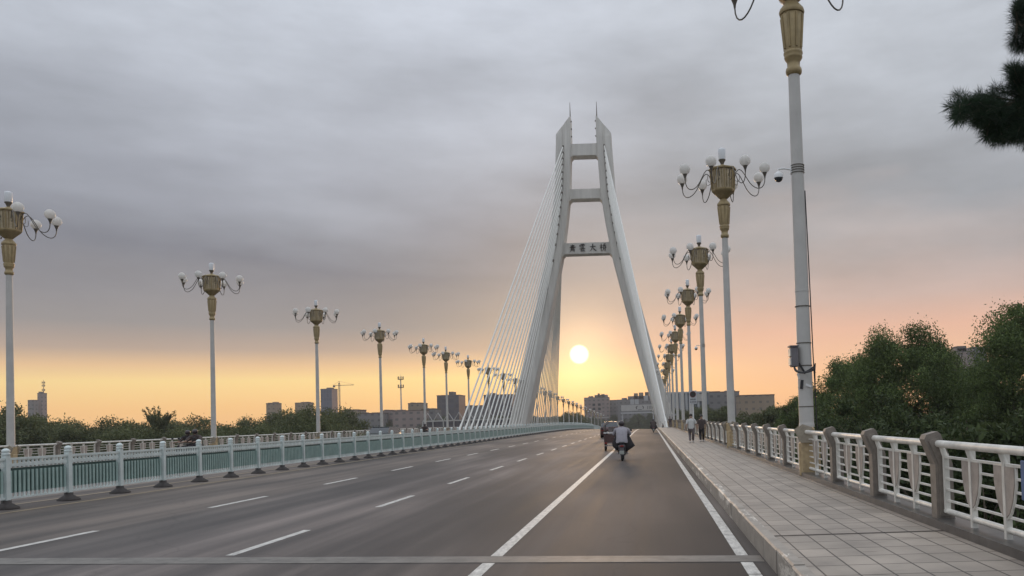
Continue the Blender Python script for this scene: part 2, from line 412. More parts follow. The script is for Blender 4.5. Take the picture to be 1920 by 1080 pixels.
# plinths the railings stand on
tag(strip([(3.62, ZSR - .05), (3.62, ZSR + .10), (4.15, ZSR + .10), (4.15, -.9)]).build('plinth_right', M['plinth']), kind='structure')
tag(strip([(-32.45, -.9), (-32.45, ZSL + .10), (-31.85, ZSL + .10), (-31.85, ZSL - .05)]).build('plinth_left', M['plinth']), kind='structure')
# girder below the deck
mb = MB()
xz = [(4.14, -.2), (4.14, -1.6), (-1, -2.5), (-27, -2.5), (-32.44, -1.6), (-32.44, -.2)]
s2 = strip(xz); tag(s2.build('bridge_girder', M['steel']), kind='structure')
# painted lines
def line(name, x, w, ya, yb, m='paint'):
    ys = [ya + (yb - ya) * i / max(1, int((yb - ya) / 2)) for i in range(max(1, int((yb - ya) / 2)) + 1)]
    return strip([(x - w / 2, cross(x - w / 2)), (x + w / 2, cross(x + w / 2))], ys, .004)
def merge(lst):
    o = MB()
    for a in lst: o.add(a.v, a.f)
    return o
JY = (9.76, 10.20)
tag(merge([line('', -2.0, .15, 7.0, JY[0] - .02), line('', -2.0, .15, JY[1] + .02, 420)]).build('lane_line_solid', M['paint']), kind='structure')
seg = []; y = 6.0
while y < 300:      # edge line laid in short worn lengths
    l = 3.0; a, b_ = max(y, 6), y + l - .03
    if not (a < JY[1] and b_ > JY[0]): seg.append(line('', 1.12, .15, a, b_))
    elif b_ > JY[1] + .1: seg.append(line('', 1.12, .15, JY[1] + .02, b_))
    if a < JY[0] - .1 and b_ > JY[0]: seg.append(line('', 1.12, .15, a, JY[0] - .02))
    y += l
tag(merge(seg).build('edge_line', M['paint']), kind='structure')
D1 = -5.46; D2 = -8.80
seg = []
for k in range(60):
    ya = 10.35 + k * 5.62
    if ya < 330: seg.append(line('', D1, .12, ya, ya + 2.35))
tag(merge(seg).build('lane_dashes_near', M['paint']), kind='structure')
seg = []
for k in range(60):
    ya = 10.35 + k * 5.62
    if ya < 330: seg.append(line('', D2, .12, ya, ya + 2.35))
tag(merge(seg).build('lane_dashes_far', M['paint']), kind='structure')
tag(line('', -12.25, .14, 8, 300, 'ochre').build('median_line', M['ochre']), kind='structure')
tag(line('', -13.3, .14, 8, 300, 'ochre').build('median_line_beyond', M['ochre']), kind='structure')
# dark open joint across the pavement in line with the expansion joint
tag(strip([(1.5, ZSR), (3.62, ZSR)], [10.02, 10.06], .005).build('pavement_joint', M['rubber']), kind='structure')
tag(strip([(-29.9, cross(-29.9)), (XC, cross(XC)), (1.34, cross(1.34))], list(JY), .006).build('expansion_joint', M['concrete']), kind='structure')
# ground
mb = MB(); mb.add([(-1250, -90, -9), (1250, -90, -9), (1250, 1040, -9), (-1250, 1040, -9)], [(0, 1, 2, 3)])
tag(mb.build('ground', M['ground']), kind='structure')

# ------------------------------------------------------------------ bridge tower with its stays
TY = 198.0; TX = -14.2; ZD = prof(TY)
tower = tag(empty('bridge_tower', (TX, TY, 0)), 'pale concrete A-shaped bridge tower with three crossbeams and dark lettering on the lowest', 'tower')
HW = [(-10, 20.4), (-1, 18.1), (20, 12.75), (40, 8.1), (48, 6.75), (56, 5.65), (69, 5.0), (77.5, 4.9)]
def hw(z):
    z -= EYE
    for (a, p), (b, q) in zip(HW, HW[1:]):
        if a <= z <= b: return p + (q - p) * (z - a) / (b - a)
    return HW[-1][1] if z > 0 else HW[0][1]
def lw(z): return 4.3 - .6 * min(1, max(0, z / 60))    # leg width
def ld(z): return 7.6 - 3.0 * min(1, max(0, z / 75))   # leg depth
for sgn in (-1, 1):
    rings = []
    zs = [-9 + i * 2.0 for i in range(41)]
    zs = [z for z in zs if z < 71.8] + [71.8]
    for z in zs:
        c = sgn * hw(z); w, d = lw(z) / 2, ld(z) / 2; b = .28
        ring = [(-w + b, -d), (-.34, -d), (-.34, -d + .22), (.34, -d + .22), (.34, -d), (w - b, -d), (w, -d + b), (w, d - b), (w - b, d), (-w + b, d), (-w, d - b), (-w, -d + b)]
        rings.append([Vector((c + x, y, z)) for x, y in ring])
    # pointed head: the outer side slopes up to the inner edge
    z = 71.8; c = sgn * hw(z); w, d = lw(z) / 2, ld(z) / 2
    top = []
    for x, y in ring:
        t = (x * sgn + w) / (2 * w)      # 0 at the inner side, 1 outside
        top.append(Vector((c + x, y * .9, 77.2 - 4.6 * t)))
    rings.append(top)
    mb = MB(); mb.loft(rings, smooth=False)
    mb.build('tower_leg', M['tower'], tower)
    a = MB(); xx = sgn * (hw(77) - lw(77) / 2 + .25); a.tube([(xx, 0, 76.6), (xx, 0, 81.3)], [.16, .05], 6); a.build('lightning_rod', M['arm'], tower)
    for i in range(3):
        a = MB(); a.box((sgn * (hw(74) - lw(74) / 2 - .12), -1.2, 72.2 + i * 1.9), (.24, .3, .3)); a.build('warning_lamp', M['arm'], tower)
def beam(z0, z1):
    za, zb = z0, z1
    wi = lambda z: hw(z) - lw(z) / 2 + .3
    ch = 1.0
    w0 = wi(za); w1 = wi(zb)
    poly = [(-w0 - .1, za - ch), (-w0 + .8, za), (w0 - .8, za), (w0 + .1, za - ch), (w1 + .1, zb + .5), (w1 - .5, zb), (-w1 + .5, zb), (-w1 - .1, zb + .5)]
    mb = MB(); mb.prism(poly, -1.6, 1.8); return mb
beams = []
for z0, z1 in ((65.6 + EYE, 68.5 + EYE), (54.8 + EYE, 57.2 + EYE), (41.1 + EYE, 43.8 + EYE)):
    beams.append(beam(z0, z1).build('crossbeam', M['tower'], tower))
# brush lettering on the lowest crossbeam, strokes in a unit box, x right, z up
CH = [
 [[(.5, 1.0, .05), (.47, .62, .045)], [(.22, .84, .03), (.78, .88, .045)], [(.27, .72, .03), (.72, .75, .04)], [(.08, .58, .03), (.5, .62, .05), (.95, .63, .05)],
  [(.3, .5, .04), (.28, .2, .04), (.12, -.02, .02)], [(.3, .5, .03), (.72, .5, .05), (.74, .02, .05), (.6, .06, .02)], [(.32, .35, .03), (.68, .36, .03)], [(.3, .2, .03), (.68, .22, .03)]],
 [[(.25, 1.0, .03), (.8, 1.03, .045)], [(.1, .72, .05), (.14, .86, .03), (.9, .9, .045), (.84, .74, .02)], [(.5, 1.0, .045), (.5, .58, .03)], [(.27, .76, .035), (.36, .7, .02)], [(.25, .64, .035), (.35, .59, .02)], [(.64, .78, .035), (.74, .73, .02)], [(.64, .66, .035), (.75, .6, .02)],
  [(.28, .48, .03), (.72, .5, .04)], [(.06, .34, .03), (.94, .37, .045)], [(.48, .34, .045), (.26, .06, .04), (.76, .1, .045)], [(.66, .22, .03), (.86, .0, .05)]],
 [[(.06, .62, .03), (.5, .68, .05), (.92, .66, .045)], [(.5, 1.02, .055), (.46, .55, .05), (.3, .22, .04), (.02, -.02, .015)], [(.48, .56, .035), (.7, .25, .055), (1.0, .02, .06)]],
 [[(.04, .7, .03), (.42, .73, .04)], [(.25, 1.0, .05), (.24, .0, .045)], [(.24, .66, .035), (.04, .32, .015)], [(.25, .6, .03), (.38, .46, .04)],
  [(.88, 1.0, .05), (.55, .9, .02)], [(.48, .74, .03), (.98, .77, .045)], [(.7, .92, .045), (.62, .6, .03), (.44, .42, .015)], [(.72, .7, .03), (.98, .44, .05)],
  [(.6, .46, .045), (.56, .14, .03), (.46, .0, .015)], [(.82, .48, .045), (.82, .0, .045), (.7, .06, .015)], [(.52, .36, .03), (.9, .38, .03)]],
]
for ci, st in enumerate(CH):
    mb = MB(); size = 1.75; x0 = (-4.35, -1.95, .65, 3.15)[ci]; z0 = 41.1 + EYE + .55
    for k, pl in enumerate(st):
        pts = [Vector((x0 + p[0] * size * .95, -1.68 - .004 * k, z0 + p[1] * size)) for p in pl]
        mb.tube(pts, [p[2] * size * 1.35 for p in pl], 6, True)
    mb.build('character', M['ink'], beams[2])
# stays
ticks = [67.8, 66.2, 64.7, 63.2, 61.3, 59.6, 57.9, 56.2, 54.4, 52.6, 50.4, 48.3, 46.0, 43.4, 39.5, 32.6]
for sgn in (-1, 1):
    for dr in (-1, 1):
        for i, tz in enumerate(ticks):
            z = tz + EYE; top = Vector((sgn * hw(z), dr * (ld(z) / 2 - .05), z))
            yb = TY + dr * (68 - 4.1 * i); bx = sgn * 17.0
            bot = Vector((bx, yb - TY, prof(yb) + .25))
            d = (bot - top).normalized()
            mb = MB(); mb.tube([top, bot], .14, 6)
            c = mb.build('stay_cable', M['cable'], tower)
            s = MB(); s.tube([top - d * .1, top + d * .55], .19, 6); s.build('anchor_collar', M['arm'], c)
            s = MB(); s.tube([bot - d * 2.2, bot + d * .1], .19, 8); s.build('cable_sleeve', M['cable'], c)

# ------------------------------------------------------------------ street lamps
def arc(p0, p1, p2, p3, n=10):
    out = []
    for i in range(n + 1):
        t = i / n; out.append(p0 * (1 - t) ** 3 + p1 * 3 * t * (1 - t) ** 2 + p2 * 3 * t * t * (1 - t) + p3 * t ** 3)
    return out
def make_lamp(near):
    root = empty('street_lamp')
    n = 16 if near else 10
    # pedestal: tan granite pier, chamfered, with a grey overhanging head towards the road
    p = MB(); p.box((0, 0, .58), (.34, .50, 1.16), bev=.03); p.box((.04, 0, .40), (.50, .36, .80), bev=.03)
    p.build('pedestal', M['pedestal'], root)
    p = MB(); p.prism([(-.17, .80), (.17, .80), (.10, 1.16), (-.12, 1.24), (-.30, 1.10)], -.30, -.252); p.prism([(-.17, .80), (.17, .80), (.10, 1.16), (-.12, 1.24), (-.30, 1.10)], .252, .30)
    p.build('pier_head', M['pedestal_grey'], root)
    p = MB(); p.lathe((0, 0, 0), [(.185, 1.16), (.19, 1.22), (.185, 1.24), (.180, 1.26), (.180, 1.30), (.167, 4.0), (.154, 7.0), (.140, 9.72)], n)
    for zz, r_ in ((2.1, .182), (4.4, .172)): p.lathe((0, 0, 0), [(r_ - .01, zz), (r_, zz + .004), (r_, zz + .03), (r_ - .01, zz + .034)], n, smooth=False)
    p.build('pole', M['pole'], root)
    p = MB(); p.lathe((0, 0, 0), [(.15, 9.66), (.19, 9.70), (.20, 9.76), (.19, 9.82), (.155, 9.86), (.16, 9.98), (.215, 10.06), (.225, 10.10), (.215, 10.13), (.235, 10.17), (.235, 10.22), (.222, 10.24)], n)
    p.lathe((0, 0, 0), [(.20, 10.24), (.21, 10.30), (.275, 11.14), (.26, 11.16)], n)
    p.lathe((0, 0, 0), [(.30, 11.15), (.315, 11.20), (.30, 11.26), (.17, 11.42), (.16, 11.46)], n)
    if near or True:
        for k in range(8):      # fluting on the tapered column
            a = R(45 * k + 22.5); u = Vector((math.cos(a), math.sin(a), 0))
            p.tube([u * .215 + Vector((0, 0, 10.30)), u * .272 + Vector((0, 0, 11.10))], [.030, .040], 5)
    p.build('gold_column', M['gold'], root)
    p = MB(); p.lathe((0, 0, 0), [(.16, 11.46), (.22, 11.50), (.34, 11.62), (.50, 11.76), (.53, 11.80)], 8, R(22.5), smooth=False)
    p.lathe((0, 0, 0), [(.53, 11.80), (.55, 11.84), (.55, 11.90)], 8, R(22.5), smooth=False)
    lan = p.build('lantern_bowl', M['gold'], root)
    p = MB()
    for k in range(8):
        a = R(45 * k + 22.5); u = Vector((math.cos(a), math.sin(a), 0))
        p.tube([u * .53 + Vector((0, 0, 11.88)), u * .585 + Vector((0, 0, 12.78))], .035, 4)
        a2 = R(45 * k + 67.5); u2 = Vector((math.cos(a2), math.sin(a2), 0))
        for s in (.3, .7):
            c0 = u.lerp(u2, s); p.tube([c0 * .535 + Vector((0, 0, 11.92)), c0 * .56 + Vector((0, 0, 12.35)), c0 * .587 + Vector((0, 0, 12.74))], .016, 4)
    p.lathe((0, 0, 0), [(.575, 12.76), (.66, 12.79), (.67, 12.85), (.60, 12.88), (.12, 13.04), (.09, 13.06)], 8, R(22.5), smooth=False)
    p.build('lantern_frame', M['gold'], root)
    p = MB(); p.lathe((0, 0, 0), [(.50, 11.89), (.555, 12.77)], 8, R(22.5), smooth=False); p.build('lantern_pane', M['pane'], root)
    p = MB(); p.lathe((0, 0, 0), [(.075, 13.02), (.075, 13.10), (.13, 13.22), (.165, 13.26), (.17, 13.30)], 12); p.build('tube_socket', M['arm'], root)
    p = MB(); p.lathe((0, 0, 0), [(.150, 13.30), (.165, 13.34), (.175, 13.75), (.165, 13.80), (.10, 13.83)], 12); p.build('top_light', M['finial'], root)
    for k in range(8):
        a = R(45 * k); u = Vector((math.cos(a), math.sin(a), 0)); z = Vector((0, 0, 1)); Rr = 2.0
        p = MB()
        path = arc(u * .55 + z * 12.40, u * .78 + z * 13.05, u * .95 + z * 12.66, u * 1.20 + z * 12.21, 7)[:-1] + arc(u * 1.20 + z * 12.21, u * 1.45 + z * 11.70, u * Rr + z * 11.52, u * Rr + z * 12.21, 9)
        p.tube(path, .022 if near else .026, 5)
        p.tube(arc(u * .55 + z * 12.32, u * .72 + z * 12.12, u * .85 + z * 12.12, u * .80 + z * 12.5, 7), .014, 4)
        arm = p.build('lamp_arm', M['arm'], root)
        p = MB(); p.lathe(u * Rr, [(.026, 12.16), (.040, 12.26), (.085, 12.38), (.115, 12.45)], 10); p.build('globe_socket', M['arm'], arm)
        p = MB(); p.sphere(u * Rr + z * 12.66, .252, 16, 10); p.build('globe', M['globe'], arm)
    return root
lamp = make_lamp(True)
right_d = [19.5 + 17.85 * k for k in range(10)]
left_d = [40.2, 58.9, 77.5, 95.9, 114.4, 127.0, 142.5, 160.5, 177, 192.6]
far = [212, 229, 247, 260, 280, 299, 319, 337, 354, 376, 410, 440, 467, 498, 529]
GR, GL = 'street lamps along the right railing', 'street lamps along the left railing'
first = True
ords = ['first', 'second', 'third', 'fourth', 'fifth', 'sixth', 'seventh', 'eighth', 'ninth', 'tenth']
for side, ds in ((1, right_d), (-1, left_d)):
    for i, d in enumerate(ds + far):
        o = lamp if first else copy_tree(lamp); first = False
        x = XRAIL if side == 1 else XRAILL
        z = prof(d) + (ZSR if side == 1 else ZSL)
        if side == -1: z -= .15
        o.location = (x, d, z)
        # arms turned a half step between the two sides; pier head always leans to the road
        o.rotation_euler = (0, random.uniform(-.003, .003), (R(23.5) if side == 1 else math.pi + R(2)) + random.uniform(-.04, .04))
        if side == 1 and i == 0: o.scale = (1, 1, 1.02); o.rotation_euler = (0, 0, R(-8))
        if side == 1:
            lab = {0: 'nearest street lamp, its lantern above the frame, with a grey box and dome camera',
                   1: 'whole white and gold globe lamp standing second from the front along the right railing',
                   2: 'globe lamp third from the front along the right railing, with a dome camera halfway up'}.get(
                       i, '%s globe lamp counted from the front along the right railing' % ords[i] if i < 10 else 'tiny globe lamp beyond the bridge tower on the right side')
            g = GR if i < 10 else 'right lamps beyond the tower'
        else:
            lab = {0: 'large globe lamp cut by the left edge of the picture, behind the median fence'}.get(
                       i, '%s globe lamp counted from the left edge along the left railing' % ords[i] if i < 10 else 'small globe lamp beyond the bridge tower on the left side')
            g = GL if i < 10 else 'left lamps beyond the tower'
        tag(o, lab, 'street lamp', g)

# things strapped to the lamps
def dome_camera(x, y, z, label):
    t = tag(empty('dome_camera', (x, y, z)), label, 'camera')
    p = MB(); p.tube([(0, 0, 0), (-.16, 0, .03), (-.30, 0, .02), (-.30, 0, -.04)], .022, 8); p.box((.02, 0, 0), (.05, .10, .22)); p.build('bracket', M['white'], t)
    p = MB()
    for k in range(4): p.lathe((.17, 0, -.10 + k * .06), [(.172, 0), (.174, .008), (.172, .016)], 16)
    p.build('clamp_band', M['arm'], t)
    p = MB(); p.lathe((-.30, 0, 0), [(.05, -.05), (.10, -.09), (.115, -.14), (.115, -.20)], 16); p.build('housing', M['white'], t)
    p = MB(); p.sphere((-.30, 0, -.20), .105, 16, 10, sz=1.0); p.build('dome', M['dark_glass'], t)
    return t
LZ = ZSR
dome_camera(XRAIL - .17, 19.5, 1.75 + (784 - 326) / 77 + .05, 'white dome camera with a black dome on an arm of the nearest lamp pole')
dome_camera(XRAIL - .16, 37.35 + 17.85, 1.75 + 4.9, 'small dome camera on the third lamp pole of the right railing')
bx = tag(empty('control_box', (XRAIL - .30, 19.35, 3.12)), 'grey metal control box strapped to the nearest lamp pole', 'box')
p = MB(); p.box((.02, 0, 0), (.17, .28, .48), bev=.015); p.build('case', M['greybox'], bx)
p = MB(); p.box((-.08, 0, .11), (.03, .24, .18)); p.box((-.08, 0, -.11), (.03, .24, .18)); p.build('door', M['pole'], bx); p = MB(); p.box((.01, 0, .258), (.22, .33, .03)); p.build('rain_hood', M['greybox'], bx)
p = MB()
for k, a in enumerate((.0, .05, -.04)):
    p.tube(arc(Vector((0, -.1, -.24)), Vector((.02 + a, -.15, -.45)), Vector((.25, -.25 + a, -.42)), Vector((.46, -.18, -.30 + a)), 12), .018, 6)
p.tube([(.46, -.18, -.30), (.50, -.14, -.18), (.49, -.1, -.4), (.49, -.05, -.9)], .018, 6)
p.build('cable_bundle', M['black'], bx)
cb = MB(); cb.tube([(XRAIL + .155, 19.45, 7.2), (XRAIL + .175, 19.42, 5.6), (XRAIL + .20, 19.42, 3.2), (XRAIL + .215, 19.40, 2.3), (XRAIL + .22, 19.4, 1.5), (XRAIL + .27, 19.38, .9)], .014, 6)
tag(cb.build('black_cable', M['black']), 'thin black cable running down the nearest lamp pole', 'cable')
cb = MB()
for zz in (1.9, 3.45, 2.9, 4.35): cb.lathe((XRAIL, 19.5, zz), [(.184, 0), (.190, .012), (.184, .024)], 18)
tag(cb.build('strap', M['arm']), 'thin metal straps round the nearest lamp pole', 'strap')
cb = MB(); cb.box((XRAIL + .04, 19.5 - .19, 2.42), (.14, .01, .05), ry=R(25)); cb.box((XRAIL - .17, 19.4, 2.66), (.06, .01, .14), ry=R(-20)); tag(cb.build('torn_label', M['white']), 'torn white stickers on the nearest lamp pole', 'sticker')
cb = MB(); cb.box((XRAIL - .10, 19.5 - .175, 2.84), (.05, .012, .30), ry=R(-30)); cb.box((XRAIL - .12, 19.5 - .17, 2.45), (.07, .012, .22), ry=R(8)); tag(cb.build('tape_patch', M['black']), 'black tape remnants on the nearest lamp pole below the box', 'tape')

# ------------------------------------------------------------------ outer railings: granite posts and white panels
BAY = 2.975
def make_post():
    mb = MB(); mb.prism([(.12, 0), (.12, .70), (-.02, 1.09), (-.06, 1.13), (-.21, 1.09), (-.24, 1.03), (-.11, .70), (-.11, 0)], -.10, .10)
    mb.prism([(.08, .03), (.08, .70), (-.06, 1.05), (-.19, 1.01), (-.07, .70), (-.07, .03)], -.125, -.10)
    mb.prism([(.08, .03), (.08, .70), (-.06, 1.05), (-.19, 1.01), (-.07, .70), (-.07, .03)], .10, .125)
    return mb
def make_panel(L_):
    h = L_ / 2; fr = MB()
    fr.tube([(-.07, -h, .97), (-.07, h, .97)], .048, 10); fr.tube([(0, -h, .10), (0, h, .10)], .036, 8)
    fr.box((0, 0, .80), (.05, L_, .028))
    for z in (.24, .38, .52, .66): fr.box((0, 0, z), (.028, L_, .026))
    for y in (-h + .06, -L_ / 6, L_ / 6, h - .06):
        w = .06 if abs(y) < L_ / 3 else .045
        fr.box((-.004, y, .47 if w > .05 else .46), (.07, w, .94 if w > .05 else .76))
        fr.tube([(0, y, .79), (-.05, y, .93)], [.040, .034], 6)
    for y in (-L_ / 6, L_ / 6):           # curved frames of the shields
        for s in (-1, 1):
            pts = [(-.012, y + s * .045, .79), (-.012, y + s * .26, .79), (-.012, y + s * .255, .60), (-.012, y + s * .20, .42), (-.012, y + s * .12, .29), (-.012, y + s * .03, .22)]
            fr.tube(pts, .017, 5)
    return fr
def make_plaque(y):
    mb = MB()
    for s in (-1, 1):
        poly = [(y + s * .03, .78), (y + s * .25, .78), (y + s * .245, .60), (y + s * .19, .42), (y + s * .11, .29), (y + s * .03, .235)]
        if s < 0: poly = poly[::-1]
        mb.prism(poly, -.034, .010, axis='X')
    return mb
def railing(side, ys_post, label):
    x = XRAIL if side == 1 else XRAILL; zs = (ZSR if side == 1 else ZSL) + .10
    root = tag(empty('bridge_railing', (x, 0, 0), 0), label, 'railing')
    pp, pan = None, None; lds = right_d + far if side == 1 else left_d + far
    for i, y in enumerate(ys_post):
        z = prof(y) + zs
        if min(abs(y - d) for d in lds) > .6:
            if pp is None: o = pp = make_post().build('stone_post', M['post'], root)
            else: o = pp.copy(); C.objects.link(o); o.parent = root
            o.location = (0, y, z); o.rotation_euler = (0, 0, 0 if side == 1 else math.pi)
        if i + 1 < len(ys_post):
            y2 = ys_post[i + 1]; L_ = y2 - y; ym = (y + y2) / 2
            if pan is None:
                pan = make_panel(BAY - .26).build('rail_panel', M['rail'], root); o = pan
                for yy in (-(BAY - .26) / 6, (BAY - .26) / 6): make_plaque(yy).build('shield_plaque', M['plaque'], pan)
            else: o = copy_tree(pan, root)
            o.location = (0, ym, prof(ym) + zs); o.rotation_euler = (math.atan2(prof(y2) - prof(y), L_) * (1 if side == 1 else -1), 0, 0 if side == 1 else math.pi)
            o.scale = (1, (L_ - .26) / (BAY - .26), 1)
def posts_between(ds, start, end):
    ds = [d for d in ds if start <= d <= end]; out = []
    for a, b in zip(ds, ds[1:]):
        n = max(1, round((b - a) / 3.0)); out += [a + (b - a) * k / n for k in range(n)]
    return out + [ds[-1]]
yr = [19.5 - BAY * k for k in range(6, 0, -1)] + posts_between(right_d + far, 19, 300)
yl = [40.2 - 3.0 * k for k in range(4, 0, -1)] + posts_between(left_d + far, 40, 300)
railing(1, yr[:101], 'white railing with shield plaques and bent granite posts beside the right pavement')
railing(-1, yl[:101], 'white railing with shield plaques far across the road on the left edge')
sg = tag(empty('notice_plate', (XRAIL - .10, 7.86, ZSR + .70)), 'small blue plate on the right railing at the edge of the picture', 'sign')
M['blue'] = mat('blue_enamel', (.06, .12, .25), .4, .15, 5)
p = MB(); p.box((0, 0, .08), (.02, .42, .40), bev=.008); p.build('plate', M['blue'], sg)

# ------------------------------------------------------------------ median fence
MF = 1.70; XF = -12.78
mf = tag(empty('median_fence', (XF, 0, 0)), 'low pale teal picket fence on rubber feet along the middle of the road', 'fence')
ys = [15.9 - .02 + MF * k for k in range(-2, 99)]
def fence_post():
    a = MB(); a.box((0, 0, .60), (.105, .105, .92)); a.lathe((0, 0, 0), [(.055, .14), (.05, .02)], 10)
    a.lathe((0, 0, 0), [(.06, 1.06), (.075, 1.075), (.075, 1.10), (.055, 1.115), (.075, 1.13), (.072, 1.16), (.045, 1.19), (.015, 1.20)], 12)
    return a
def fence_foot():
    a = MB(); a.lathe((0, 0, 0), [(.22, 0), (.22, .03), (.10, .11), (.085, .12), (.085, .17), (.06, .175)], 12); return a
def fence_panel(L_):
    f = MB(); h = L_ / 2
    f.box((0, 0, .985), (.05, L_, .045)); f.box((0, 0, .205), (.045, L_, .035)); f.box((0, 0, .86), (.03, L_, .06))
    n = 14
    for k in range(n):
        y = -h + L_ * (k + .5) / n
        f.box((0, y, .925), (.022, .052, .075)); f.box((0, y, .82), (.022, .052, .03)); f.box((.0, y, .265), (.022, .052, .09))
    return f
def fence_pickets(L_):
    f = MB(); n = 14; h = L_ / 2
    for k in range(n):
        y = -h + L_ * (k + .5) / n
        f.box((0, y, .53), (.022, .056, .44))
    return f
def fence_board(L_):
    f = MB(); f.box((-.05, 0, .55), (.012, L_ - .02, .50)); return f
fp = None
for i, y in enumerate(ys[:100]):
    z = zr(XF, y)
    if fp is None:
        fp = fence_post().build('fence_post', M['fence'], mf); fence_foot().build('rubber_foot', M['rubber'], fp); o = fp
        pn = fence_panel(MF - .11).build('fence_panel', M['fence'], mf)
        fence_pickets(MF - .11).build('picket_row', M['picket'], pn); fence_board(MF - .11).build('back_board', M['board'], pn); q = pn
    else:
        o = copy_tree(fp, mf); q = copy_tree(pn, mf)
    o.location = (0, y, z); o.rotation_euler = (random.uniform(-.012, .012), random.uniform(-.012, .012), random.uniform(-.03, .03))
    q.location = (0, y + MF / 2, zr(XF, y + MF / 2)); q.rotation_euler = (math.atan2(zr(XF, y + MF) - zr(XF, y), MF), 0, 0)
# the rest of it, far off, as one part
far_f = MB(); y = ys[99] + MF
while y < 420:
    z = zr(XF, y); z2 = zr(XF, y + MF); a = math.atan2(z2 - z, MF)
    far_f.box((0, y, z + .6), (.1, .1, .92)); far_f.box((0, y + MF / 2, (z + z2) / 2 + .985), (.05, MF, .045), rx=a); far_f.box((0, y + MF / 2, (z + z2) / 2 + .86), (.03, MF, .05), rx=a); far_f.box((0, y + MF / 2, (z + z2) / 2 + .22), (.045, MF, .05), rx=a)
    for k in range(7): far_f.box((0, y + MF * (k + .5) / 7, (z + z2) / 2 + .53), (.02, .08, .5))
    y += MF
tag(far_f.build('fence_far_run', M['fence'], mf), kind='stuff')

# ------------------------------------------------------------------ trees
def leaf_mat(name, c1, c2, rough=.7):
    m = bpy.data.materials.new(name); m.use_nodes = True; t = m.node_tree; b = t.nodes['Principled BSDF']
    nn = t.nodes.new; ll = t.links.new
    g = nn('ShaderNodeNewGeometry'); r = nn('ShaderNodeValToRGB'); e = r.color_ramp.elements
    e[0].color = (*c1, 1); e[1].color = (*c2, 1); ll(g.outputs['Random Per Island'], r.inputs[0])
    oi = nn('ShaderNodeTexCoord'); n = nn('ShaderNodeTexNoise'); n.inputs['Scale'].default_value = .45; n.inputs['Detail'].default_value = 2
    ll(oi.outputs['Object'], n.inputs['Vector']); hs = nn('ShaderNodeHueSaturation'); mr = nn('ShaderNodeMapRange')
    ll(n.outputs['Fac'], mr.inputs[0]); mr.inputs[1].default_value = .3; mr.inputs[2].default_value = .7; mr.inputs[3].default_value = .6; mr.inputs[4].default_value = 1.45
    ll(mr.outputs[0], hs.inputs['Value']); ll(r.outputs[0], hs.inputs['Color']); ll(hs.outputs[0], b.inputs['Base Color'])
    b.inputs['Roughness'].default_value = rough; b.inputs['Specular IOR Level'].default_value = .25
    tr = nn('ShaderNodeBsdfTranslucent'); ll(hs.outputs[0], tr.inputs[0]); ms = nn('ShaderNodeMixShader'); ms.inputs[0].default_value = .3
    ll(b.outputs[0], ms.inputs[1]); ll(tr.outputs[0], ms.inputs[2]); ll(ms.outputs[0], t.nodes['Material Output'].inputs[0]); return m
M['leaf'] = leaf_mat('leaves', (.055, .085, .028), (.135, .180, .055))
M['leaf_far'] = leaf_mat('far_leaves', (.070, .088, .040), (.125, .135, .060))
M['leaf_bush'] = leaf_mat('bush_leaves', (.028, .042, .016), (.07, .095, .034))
M['needle'] = leaf_mat('pine_needles', (.008, .018, .010), (.025, .045, .022))
def quads(name, P, U, V, m, parent=None):
    """leaf-shaped faces: centres P, half-length vectors U, half-width vectors V"""
    n = len(P); vs = np.empty((n, 4, 3)); vs[:, 0] = P - U; vs[:, 1] = P + V; vs[:, 2] = P + U; vs[:, 3] = P - V
    me = bpy.data.meshes.new(name); me.vertices.add(n * 4); me.vertices.foreach_set('co', vs.reshape(-1))
    me.loops.add(n * 4); me.loops.foreach_set('vertex_index', np.arange(n * 4, dtype=np.int32))
    me.polygons.add(n); me.polygons.foreach_set('loop_start', np.arange(0, n * 4, 4, dtype=np.int32))
    try: me.polygons.foreach_set('loop_total', np.full(n, 4, dtype=np.int32))
    except Exception: pass
    me.materials.append(m); me.update(); me.validate()
    o = bpy.data.objects.new(name, me); C.objects.link(o)
    if parent is not None: o.parent = parent; addchild(parent, o)
    return o
def unit(a): return a / np.maximum(np.linalg.norm(a, axis=1, keepdims=True), 1e-9)
